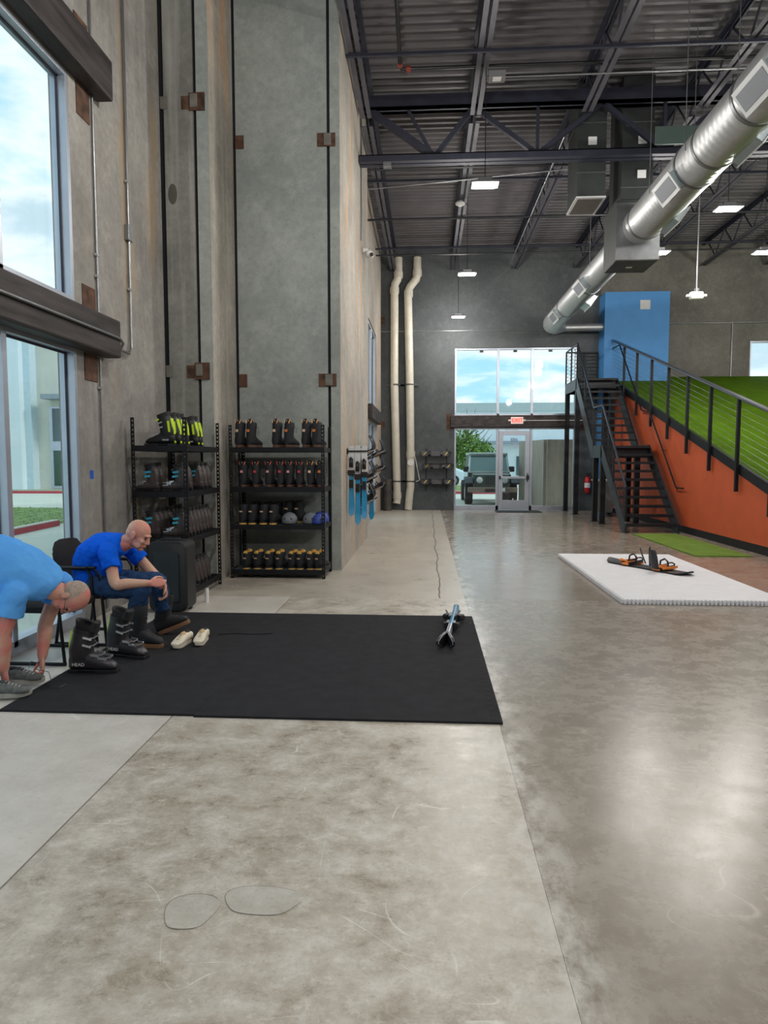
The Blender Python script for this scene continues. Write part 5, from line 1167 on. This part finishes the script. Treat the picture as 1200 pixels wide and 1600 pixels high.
def binding(M3, parent, acc, k=1.0, x=0, high=1.2, hb=True):
    def B(b): b.v = [(p[0]*k+x, p[1]*k, p[2]*k) for p in b.v]; return b.xf(M3)
    b = MB(); b.box(-.05, .05, -.13, .13, .014, .034); q = B(b).build('binding_base', acc, parent, local=True)
    b = MB()
    for s in (-1, 1): b.beam((s*.055, -.12, .03), (s*.055, .10, .05), .01, .035)
    B(b).build('side_rail', M_blk, parent, local=True)
    if hb:
        b = MB(); rings = []
        for z, hw, yy in ((.03, .055, -.13), (.10, .062, -.16), (.18, .055, -.175), (.235, .038, -.18), (.25, .02, -.18)): rings.append([(hw*math.sin(a), yy-.02*math.cos(a)*abs(math.cos(a))+.0, z) for a in [PI*j/8-PI/2 for j in range(9)]] + [(hw*.88*math.sin(a), yy+.012-.02*math.cos(a)*abs(math.cos(a)), z) for a in [PI/2-PI*j/8 for j in range(9)]])
        b.loft(rings); B(b).build('highback', M_blk, parent, smooth=True, local=True)
    b = MB(); b.tube([(-.06, .0, .04), (-.05, .0, .11), (0, .01, .135), (.05, .0, .11), (.06, .0, .04)], .011, 6); b.tube([(-.055, .10, .035), (-.04, .12, .075), (0, .125, .085), (.04, .12, .075), (.055, .10, .035)], .009, 6)
    B(b).build('strap', M_blk, parent, smooth=True, local=True)
def loose_straps(t, M3, x):
    b = MB(); b.tube([(x+.06, -.02, .04), (x+.075, -.05, .16), (x+.08, -.06, .27), (x+.078, -.05, .30)], [.016, .016, .013, .005], 8); b.tube([(x-.06, .02, .05), (x-.16, .06, .15), (x-.24, .10, .24)], .010, 6); b.xf(M3).build('loose_strap', M_blk, t, smooth=True, local=True)
    for s in (-1, 1):
        q = MB(); q.tube([(s*.30-.06, -.10, .04), (s*.30-.055, -.15, .075), (s*.30, -.175, .09), (s*.30+.055, -.15, .075), (s*.30+.06, -.10, .04)], .013, 8); q.beam((s*.30-.07, -.12, .05), (s*.30-.07, .13, .055), .014, .03); q.beam((s*.30+.07, -.12, .05), (s*.30+.07, .13, .055), .014, .03); q.xf(M3).build('heel_cup', M_ob, t, smooth=True, local=True)
M_ob = mat('orange binding', lin(238, 140, 60), .4)
def snowboard(label, M4, L, w, group=None, acc=M_blk, print_=True, hb=True, bk=1.0, edge=False):
    t = thing('snowboard', label, 'snowboard', M4.translation, 0, group); M3 = M4.copy(); M3.translation = V((0, 0, 0))
    board_mesh(L, w).xf(M3).build('deck', M_bd, t, smooth=False, local=True)
    e2 = board_mesh(L*1.003, w*1.01, .004); e2.v = [(p[0], p[1], p[2]-.003) for p in e2.v]; e2.xf(M3).build('base', M_edge if edge else M_bd, t, local=True)
    if print_:
        for s in (-1, 1):
            b = MB(); b.prism([(s*L*.34-.05, -w*.25), (s*L*.34-.02, -w*.25), (s*L*.34+.05, w*.25), (s*L*.34+.02, w*.25)], 'z', .012, .0135); b.xf(M3).build('print_stripe', M_yel, t, local=True)
            b = MB(); b.prism([(s*L*.34-.05, -w*.25), (s*L*.34-.02, -w*.25), (s*L*.34+.05, w*.25), (s*L*.34+.02, w*.25)], 'z', -.0045, -.003); b.xf(M3).build('print_stripe', M_yel, t, local=True)
    for s in (-1, 1): binding(M3, t, acc, bk, s*L*.19, hb=hb and not (acc is not M_blk and s < 0))
    return t
# far wall: three small boards, bases towards the hall, bindings upward behind
def wallM(x, y, z, tilt): # long axis X, base faces -Y tilted
    M3 = Matrix.Rotation(math.radians(tilt), 3, 'X'); M4 = M3.to_4x4(); M4.translation = V((x, y, z)); return M4
for x, z, l_ in ((.26, 1.71, 'top'), (.33, 1.34, 'middle'), (.31, .87, 'bottom')):
    snowboard('small black snowboard with yellow stripes on the far wall rack, %s one' % l_, wallM(x, YF-.25, z, 58), .96 if l_ != 'bottom' else 1.04, .20, 'snowboards on the far wall', bk=.62)
t = thing('board_rack', 'two thin black uprights with arms holding the far wall snowboards', 'rack', (.3, YF-.05, .6))
for x in (-.02, .60):
    b = MB(); b.box(x-.012, x+.012, YF-.03, YF-.002, .56, 1.88)
    for z in (.75, 1.22, 1.59): b.box(x-.01, x+.01, YF-.32, YF-.02, z, z+.018); b.box(x-.01, x+.01, YF-.32, YF-.305, z, z+.05)
    b.build('upright', M_dark, t)
# side wall boards: long axis along Y, tilted up away from the wall
def sideM(x, y, z, tilt, yawd=0, pit=0):
    M3 = Matrix.Rotation(math.radians(-tilt), 3, 'Y') @ Matrix.Rotation(math.radians(90+yawd), 3, 'Z') @ Matrix.Rotation(math.radians(-pit), 3, 'Y'); M4 = M3.to_4x4(); M4.translation = V((x, y, z)); return M4
for k_, (z, l_) in enumerate(((1.62, 'top'), (1.19, 'middle'), (.82, 'bottom'))):
    snowboard('black snowboard edge-on on the side wall rack, near column, %s one' % l_, sideM(-.985, 11.6, z, 32, 0, 3), 1.45, .27, 'snowboards on the side wall, near column', edge=True, print_=False)
for k_, (z, l_) in enumerate(((1.64, 'top'), (1.30, 'middle'), (.93, 'bottom'))):
    snowboard('black snowboard edge-on on the side wall rack, far column, %s one' % l_, sideM(-1.02, 14.6, z, 32, 0, 3), 1.45, .27, 'snowboards on the side wall, far column', edge=True, print_=False)
for y0_, l_ in ((11.3, 'near'), (14.4, 'far')):
    t = thing('board_rack', 'black wall rack arms holding the %s column of side wall snowboards' % l_, 'rack', (-1.15, y0_, .6)); wx = -1.165 if y0_ < 13 else -1.40
    for y in (y0_, y0_+.7):
        b = MB(); b.box(wx, wx+.03, y-.015, y+.015, .55, 1.75)
        for z in ((1.62, 1.19, .82) if y0_ < 13 else (1.64, 1.30, .93)): b.beam((wx+.02, y, z-.14), (-.87, y, z+.04), .018, .018)
        b.build('upright', M_dark, t)
# snowboard with orange bindings lying on the white mat
M_ob = mat('orange binding', lin(238, 140, 60), .4)
ang = math.atan2(8.85-9.85, 3.28-2.72); M3 = Matrix.Rotation(ang, 3, 'Z'); M4 = M3.to_4x4(); M4.translation = V((2.98, 9.33, .062))
sbt = snowboard('black snowboard with orange bindings raised, lying on the white mat', M4, 1.42, .28, None, acc=M_ob, print_=False, bk=1.15)
loose_straps(sbt, M3, .0)
# pair of skis clipped base to base on the black mat
for s, l_ in ((-1, 'left one of two blue and white skis on the black mat'), (1, 'right one of two blue and white skis on the black mat')):
    L = 1.32; d_ = V((.295-.155, 6.62-5.32, 0)).normalized()
    # local X (tip) -> towards the camera, local Z (top) -> sideways outwards, local Y -> up
    ex = -d_; ez = V((d_.y, -d_.x, 0))*s; ey = ez.cross(ex); M3 = Matrix((ex, ey, ez)).transposed(); M4 = M3.to_4x4(); M4.translation = V((.225, 5.98, .062)) + ez*.004
    t = thing('ski', l_, 'ski', M4.translation, 0, 'pair of skis on the mat'); Mr = M4.copy(); Mr.translation = V((0, 0, 0))
    for nm_, b_, m_ in ski(t, L, M_skb, M_skw, .60, .05, .052): b_.xf(Mr).build(nm_, m_, t, smooth=(nm_[:4] == 'ski_'), local=True)
    tp = MB(); tp.loft([[(x, -hw, z), (x, hw, z), (x, hw, z+.016), (x, -hw, z+.016)] for x, hw, z in ((L*.36, .049, .0), (L*.42, .050, .016), (L*.47, .040, .038), (L*.505, .015, .055))]); tp.xf(Mr).build('tip_cap', M_blk, t, local=True)
# ================================================================== PEOPLE
def skinmat(name, base, flush):
    m = mat(name, base, .5, 0, .08, 20, .1, 150); t = m.node_tree; b = t.nodes['Principled BSDF']
    b.inputs['Subsurface Weight'].default_value = .0
    co = t.nodes.new('ShaderNodeTexCoord'); n = t.nodes.new('ShaderNodeTexNoise'); n.inputs['Scale'].default_value = 7; n.inputs['Detail'].default_value = 4
    t.links.new(co.outputs['Object'], n.inputs['Vector']); r = t.nodes.new('ShaderNodeValToRGB'); t.links.new(n.outputs['Fac'], r.inputs[0])
    r.color_ramp.elements[0].position = .42; r.color_ramp.elements[0].color = (*base, 1); r.color_ramp.elements[1].position = .66; r.color_ramp.elements[1].color = (*flush, 1)
    t.links.new(r.outputs[0], b.inputs['Base Color']); return m
M_skin1 = skinmat('ruddy skin', lin(205, 158, 138), lin(208, 118, 112)); M_skin2 = skinmat('fair skin', lin(216, 172, 148), lin(214, 136, 122))
def clothmat(name, rgb, sc=26, st=.35):
    m = mat(name, rgb, .9, 0, .10, 7, st, sc, spec=.15); return m
M_tee = clothmat('bright blue tee shirt', lin(12, 98, 232)); M_polo = clothmat('light blue polo shirt', lin(96, 172, 255)); M_jean = clothmat('dark blue denim', lin(44, 70, 108), 40, .5); M_jean1 = clothmat('washed denim', lin(92, 118, 152), 40, .5)
def bake(b, name, m, parent, voxel, it=4, disp=0.0, dscale=.12, decim=None):
    ob = b.build('tmp_bake', m, None, local=True)
    md = ob.modifiers.new('r', 'REMESH'); md.mode = 'VOXEL'; md.voxel_size = voxel; md.use_smooth_shade = True
    sm = ob.modifiers.new('s', 'SMOOTH'); sm.factor = .5; sm.iterations = it
    if disp:
        tx = bpy.data.textures.new('cl', 'CLOUDS'); tx.noise_scale = dscale; tx.noise_depth = 2
        dm = ob.modifiers.new('d', 'DISPLACE'); dm.texture = tx; dm.strength = disp; dm.mid_level = .5; dm.texture_coords = 'LOCAL'
    dg = bpy.context.evaluated_depsgraph_get(); me = bpy.data.meshes.new_from_object(ob.evaluated_get(dg)); bpy.data.objects.remove(ob)
    me.name = name; me.transform(Matrix.Translation(-origin(parent))); me.polygons.foreach_set('use_smooth', [True]*len(me.polygons))
    if not me.materials: me.materials.append(m)
    o = bpy.data.objects.new(name, me); S.collection.objects.link(o); o.parent = parent; return o
def sp(pts, rs, n=5):
    """catmull-rom through points and radii"""
    P_ = [V(p) for p in pts]; out = []; ro = []
    for i in range(len(P_)-1):
        p0, p1, p2, p3 = P_[max(i-1, 0)], P_[i], P_[i+1], P_[min(i+2, len(P_)-1)]
        for k_ in range(n):
            t_ = k_/n; out.append(.5*((2*p1)+(p2-p0)*t_+(2*p0-5*p1+4*p2-p3)*t_**2+(3*p1-p0-3*p2+p3)*t_**3)); ro.append(rs[i]+(rs[i+1]-rs[i])*t_)
    out.append(P_[-1]); ro.append(rs[-1]); return out, ro
def frame(fwd, up):
    f = V(fwd).normalized(); u = V(up); u = (u - f*u.dot(f)).normalized(); return Matrix((f, u.cross(f), u)).transposed()
def head(b, c, M):
    c = V(c); T = lambda p: c + M @ V(p)
    def E(p, r, R=None): b.ell(T(p), r, M @ R if R else M, 20, 13)
    E((-.012, 0, .034), (.098, .077, .088)); E((-.045, 0, .0), (.062, .068, .07)); E((.035, 0, -.015), (.058, .060, .085)); E((.032, 0, -.062), (.058, .052, .048)); E((.066, 0, -.092), (.026, .026, .022))
    E((.079, 0, .030), (.017, .046, .014)); b.tube([T((.090, 0, .016)), T((.100, 0, -.006)), T((.106, 0, -.024))], [.010, .012, .015], 10, round_caps=True)
    for s in (-1, 1):
        E((.064, s*.036, -.022), (.026, .022, .024)); E((.098, s*.012, -.030), (.010, .009, .009)); E((-.006, s*.080, -.008), (.021, .009, .034), Matrix.Rotation(-.25, 3, 'Y')); E((-.012, s*.084, .008), (.014, .006, .018)); E((.050, s*.047, -.062), (.03, .012, .028))
    E((.088, 0, -.058), (.012, .026, .006)); E((.086, 0, -.068), (.012, .023, .007))
def eyes(parent, c, M):
    c = V(c)
    for s in (-1, 1):
        MB().ell(c + M @ V((.083, s*.031, .010)), (.010, .013, .006), M, 10, 7).build('eye', mat('dark eye', (.03, .02, .02), .3), parent, smooth=True)
        MB().ell(c + M @ V((.084, s*.030, .032)), (.010, .016, .004), M, 10, 6).build('eyebrow', mat('grey brown brow', lin(176, 140, 118), .9), parent, smooth=True)
def hand(b, wr, d, nrm, thumb, curl=(.5, .6, .5), spread=.02, k=1.0):
    """d: forearm->finger direction, nrm: direction the palm faces (fingers curl to it), thumb: +1/-1 side"""
    d = V(d).normalized(); n = V(nrm); n = (n - d*n.dot(d)).normalized(); s = d.cross(n) * thumb; wr = V(wr)
    b.tube([wr - d*.03, wr + d*.01*k, wr + d*.05*k, wr + d*.085*k], [.026*k, .030*k, .041*k, .040*k], 14, side=s, flat=[.8, .6, .40, .34], round_caps=True)
    for i, (off, ln) in enumerate(((.033, .072), (.011, .080), (-.011, .074), (-.033, .058))):
        p = wr + d*(.088 - abs(off)*.25)*k + s*off*k; dd = (d + s*off*spread*20).normalized(); pts_ = [p - dd*.02*k]; ang = 0; q = p
        pts_.append(q)
        for c_, l_ in zip(curl, (.44, .31, .25)):
            ang += c_*(1+.08*i); v = dd*math.cos(ang) + n*math.sin(ang); q = q + v*ln*l_*k*1.05; pts_.append(q)
        b.tube(pts_, [.0095*k, .0090*k, .0082*k, .0076*k, .0064*k], 8, round_caps=True)
    p = wr + d*.02*k + s*.028*k; t1 = p + (d*.55 + s*.75 + n*.35).normalized()*.042*k; t2 = t1 + (d*.85 + s*.25 + n*.45).normalized()*.034*k; t3 = t2 + (d*.85 - s*.10 + n*.55).normalized()*.026*k
    b.tube([p, t1, t2, t3], [.015*k, .0115*k, .0098*k, .0075*k], 8, round_caps=True)
def nails(): pass
def arm(b, sh, el, wr, r=(.052, .047, .042, .044, .034, .027)):
    sh, el, wr = V(sh), V(el), V(wr); pts_ = [sh, sh.lerp(el, .5), el, el.lerp(wr, .3), el.lerp(wr, .72), wr]; q, rr = sp(pts_, r); b.tube(q, rr, 14, round_caps=True)

# ---- seated man in the bright blue shirt
pm = thing('person', 'seated person in a bright blue tee shirt and jeans fastening a black boot', 'person', (-2.6, 5.45, 0))
lat = V((0, 1, 0))
spine = [(-2.735, 5.45, .50), (-2.775, 5.45, .60), (-2.755, 5.45, .70), (-2.665, 5.45, .775), (-2.555, 5.45, .805), (-2.485, 5.45, .815)]
b = MB()
q, rr = sp(spine, [.155, .150, .160, .168, .150, .075]); _, fl_ = sp(spine, [.80, .78, .74, .68, .56, .8]); b.tube(q, rr, 22, side=lat, flat=fl_, round_caps=True)
hc = V((-2.362, 5.445, .893)); hM = frame((.86, -.10, -.46), (.46, .02, .88))
head(b, hc, hM)
b.tube(*sp([(-2.545, 5.45, .795), (-2.47, 5.45, .838), (-2.40, 5.447, .870)], [.066, .058, .056]), n=16, round_caps=True)
shN, elN, wrN = (-2.545, 5.275, .765), (-2.46, 5.215, .525), (-2.205, 5.27, .525); shF, elF, wrF = (-2.53, 5.62, .77), (-2.345, 5.665, .545), (-2.225, 5.60, .455)
arm(b, shN, elN, wrN); arm(b, shF, elF, wrF)
hand(b, wrN, (.93, .25, .03), (.1, .75, -.55), 1, (.75, 1.0, .8), .01); hand(b, wrF, (.25, -.25, -.9), (-.6, -.6, .1), -1, (.45, .55, .4), .01)
for hip, kn, an in (((-2.70, 5.36, .50), (-2.285, 5.30, .475), (-2.42, 5.36, .10)), ((-2.70, 5.54, .50), (-2.275, 5.615, .485), (-2.245, 5.655, .16))):
    b.tube(*sp([hip, V(hip).lerp(V(kn), .5), kn], [.082, .070, .052]), n=14, round_caps=True); b.tube(*sp([kn, V(kn).lerp(V(an), .35), an], [.050, .052, .034]), n=14, round_caps=True)
bake(b, 'body', M_skin2, pm, .0042, 3)
eyes(pm, hc, hM)
b = MB(); q, rr = sp(spine, [.172, .168, .176, .184, .166, .092]); _, fl_ = sp(spine, [.84, .84, .80, .74, .62, .85]); b.tube(q, rr, 26, side=lat, flat=fl_, round_caps=False)
for sh, el, f in ((shN, elN, .50), (shF, elF, .52)):
    s_, e_ = V(sh), V(el); b.tube(*sp([s_ + V((-.03, (5.45-s_.y)*.45, .012)), s_, s_.lerp(e_, f*.5), s_.lerp(e_, f)], [.072, .074, .070, .073]), n=18)
b.ell((-2.66, 5.45, .62), (.13, .165, .12))
bake(b, 'tee_shirt', M_tee, pm, .0075, 3, .026, .065)
b = MB(); ring = [V((-2.515, 5.45, .822)) + V((.28, 0, .55)).normalized()*.0 + (V((-.50, 0, .62)).normalized()*math.cos(a) + V((0, 1, 0))*math.sin(a))*.066 for a in [2*PI*j/24 for j in range(25)]]
b.tube(ring, .007, 6, caps=False); b.build('collar', M_tee, pm, smooth=True)
b = MB(); b.ell((-2.72, 5.45, .485), (.145, .185, .105))
for hip, kn, an, up in (((-2.70, 5.36, .49), (-2.285, 5.30, .465), (-2.42, 5.36, .09), 1), ((-2.70, 5.54, .49), (-2.275, 5.615, .475), (-2.243, 5.652, .225), 0)):
    hip, kn, an = V(hip), V(kn), V(an); pts_ = [hip, hip.lerp(kn, .5), kn+V((-.01, 0, .005))]; b.tube(*sp(pts_, [.104, .092, .076]), n=18, round_caps=True)
    b.tube(*sp([kn, kn.lerp(an, .4), an], [.074, .070, .066]), n=18, round_caps=False); b.ell(kn, (.076, .074, .072))
bake(b, 'jeans', M_jean, pm, .008, 3, .026, .055)
def wear(fn, M4, par):
    t = fn; ch = list(t.children)
    for c in ch: c.parent = par; o_ = M4.copy(); o_.translation = M4.translation - origin(par); c.matrix_basis = o_
    bpy.data.objects.remove(t)
bo = snow_boot('x', (0, 0, 0), 0, None, .34, None, None, M_gum, k=.98)
R = Matrix.Rotation(math.radians(4), 4, 'Z') @ Matrix.Rotation(math.radians(-22), 4, 'Y'); R.translation = V((-2.19, 5.66, .045))
up_ = [c for c in bo.children if c.name.split('.')[0] in ('shaft', 'liner')]
wear(bo, R, pm)
Ru = Matrix.Rotation(math.radians(4), 4, 'Z') @ Matrix.Rotation(math.radians(2), 4, 'Y'); Ru.translation = V((-2.222, 5.66, .022)) - origin(pm)
for c in up_: c.matrix_basis = Ru
tr = thing('x'); build_trainer(tr, mat('grey trainer mesh', lin(92, 94, 96), .8, 0, .3, 40), mat('pale trainer sole', lin(190, 190, 188), .6), mat('dark grey trainer', lin(60, 62, 64), .7), .95)
R = Matrix.Rotation(math.radians(-8), 4, 'Z'); R.translation = V((-2.36, 5.40, .014)); wear(tr, R, pm)
M_wm = mat('steel watch', (.4, .4, .4), .3, .9)
MB().tube([V(wrF)+V((-.01, .01, .03)), V(wrF)+V((-.004, .004, .012))], .034, 16).build('bracelet', M_wm, pm, smooth=True)

# ---- bending man in the light blue polo
pn = thing('person', 'standing person in a light blue polo bent double, tying the laces of grey trainers', 'person', (-2.75, 4.25, 0))
lt = V((.18, .98, 0)).normalized()
spine = [(-2.965, 4.20, .80), (-2.905, 4.23, .865), (-2.78, 4.26, .845), (-2.64, 4.295, .775), (-2.53, 4.33, .695), (-2.475, 4.35, .645)]
b = MB(); q, rr = sp(spine, [.155, .165, .165, .175, .165, .085]); _, fl_ = sp(spine, [.8, .82, .80, .74, .60, .8]); b.tube(q, rr, 24, side=lt, flat=fl_, round_caps=True)
hc = V((-2.372, 4.375, .592)); hM = frame((-.22, -.22, -.95), (.93, .02, -.22))
head(b, hc, hM); b.tube(*sp([(-2.54, 4.33, .69), (-2.47, 4.35, .645), (-2.41, 4.365, .61)], [.070, .064, .060]), n=16, round_caps=True)
shN, elN, wrN = (-2.60, 4.135, .665), (-2.685, 4.115, .40), (-2.70, 4.13, .165); shF, elF, wrF = (-2.52, 4.52, .655), (-2.62, 4.49, .385), (-2.615, 4.42, .165)
ra = (.056, .052, .047, .050, .038, .030); arm(b, shN, elN, wrN, ra); arm(b, shF, elF, wrF, ra)
hand(b, wrN, (.05, .02, -1), (.5, .85, 0), -1, (.45, .6, .5), .01, 1.0); hand(b, wrF, (.08, -.18, -.95), (-.75, -.6, 0), 1, (.55, .7, .6), .01, 1.0)
for hip, kn, an in (((-2.97, 4.11, .80), (-2.87, 4.06, .46), (-2.80, 4.07, .09)), ((-2.96, 4.30, .80), (-2.90, 4.34, .46), (-2.86, 4.33, .09))):
    b.tube(*sp([hip, V(hip).lerp(V(kn), .5), kn], [.085, .072, .055]), n=14, round_caps=True); b.tube(*sp([kn, V(kn).lerp(V(an), .35), an], [.052, .052, .036]), n=14, round_caps=True)
bake(b, 'body', M_skin1, pn, .0042, 3)
eyes(pn, hc, hM)
b = MB(); T = lambda p: hc + hM @ V(p)
b.ell(T((-.024, 0, .026)), (.0925, .0805, .0890), hM, 22, 14); hb_ = b.build('hair', mat('cropped grey hair', lin(178, 160, 146), .9, 0, .18, 40, .5, 300), pn, smooth=True)
b = MB()
for s in (-1, 1): b.tube([T((.02, s*.083, .006)), T((.075, s*.070, .008)), T((.104, s*.052, .004))], .0016, 5); b.tube([T((.106 + .004*math.cos(a), s*.032 + .021*math.cos(a), -.004 + .015*math.sin(a))) for a in [2*PI*j/14 for j in range(15)]], .0014, 5)
b.build('glasses', M_blk, pn, smooth=True)
b = MB(); q, rr = sp(spine, [.178, .190, .190, .195, .182, .100]); _, fl_ = sp(spine, [.86, .90, .90, .82, .66, .85]); b.tube(q, rr, 28, side=lt, flat=fl_)
b.ell((-2.74, 4.25, .74), (.15, .17, .13))
for sh, el, f in ((shN, elN, .55), (shF, elF, .50)):
    s_, e_ = V(sh), V(el); c_ = V((-2.60, 4.33, .72)); b.tube(*sp([s_.lerp(c_, .35), s_, s_.lerp(e_, f*.5), s_.lerp(e_, f)], [.082, .084, .080, .088]), n=18)
bake(b, 'polo_shirt', M_polo, pn, .008, 3, .020, .085)
ax = V((.60, .20, -.55)).normalized(); c_ = V((-2.485, 4.347, .655)); u_ = lt; w_ = ax.cross(u_)
b = MB()
for k_, (rr_, off) in enumerate(((.078, .0), (.088, -.022))): pass
r1_ = [c_ + ax*.012 + (u_*math.cos(a) + w_*math.sin(a))*.078 for a in [2*PI*j/28 for j in range(28)]]; r2_ = [c_ - ax*.030 + (u_*math.cos(a) + w_*math.sin(a))*.104 for a in [2*PI*j/28 for j in range(28)]]
r3_ = [c_ - ax*.030 + (u_*math.cos(a) + w_*math.sin(a))*.098 for a in [2*PI*j/28 for j in range(28)]]; r4_ = [c_ + ax*.010 + (u_*math.cos(a) + w_*math.sin(a))*.073 for a in [2*PI*j/28 for j in range(28)]]
b.loft([r1_, r2_, r3_, r4_], caps=False); b.build('collar', M_polo, pn, smooth=True)
b = MB(); b.ell((-2.965, 4.205, .79), (.15, .185, .16)); b.ell((-2.93, 4.21, .84), (.13, .175, .12))
for hip, kn, an in (((-2.97, 4.11, .80), (-2.87, 4.06, .46), (-2.80, 4.07, .10)), ((-2.96, 4.30, .80), (-2.90, 4.34, .46), (-2.86, 4.33, .10))):
    hip, kn, an = V(hip), V(kn), V(an); b.tube(*sp([hip, hip.lerp(kn, .5), kn, kn.lerp(an, .5), an], [.108, .094, .078, .070, .064]), n=18, round_caps=False)
bake(b, 'jeans', M_jean1, pn, .009, 3, .018, .07)
M_gt = mat('grey trail shoe', lin(96, 100, 100), .8, 0, .4, 30); M_gs = mat('two tone trail sole', lin(150, 150, 144), .7, 0, .3, 12); M_wl = mat('pale grey lace', lin(190, 190, 190), .8)
for (hx, hy), (tx, ty) in (((-2.775, 4.03), (-2.49, 4.075)), ((-2.835, 4.325), (-2.55, 4.315))):
    tr = thing('x'); build_trainer(tr, M_gt, M_gs, mat('dark grey trainer', lin(60, 62, 64), .7), 1.02, M_wl)
    R = Matrix.Rotation(math.atan2(ty-hy, tx-hx), 4, 'Z'); R.translation = V(((hx+tx)/2, (hy+ty)/2, .016)); wear(tr, R, pn)
b = MB(); b.tube([(-2.60, 4.32, .11), (-2.52, 4.33, .09), (-2.47, 4.27, .05), (-2.44, 4.22, .018), (-2.40, 4.24, .018), (-2.39, 4.30, .018)], .0022, 5); b.tube([(-2.64, 4.30, .12), (-2.66, 4.36, .15), (-2.62, 4.42, .12), (-2.60, 4.42, .10)], .0022, 5)
b.build('loose_lace', M_blk, pn, smooth=True)
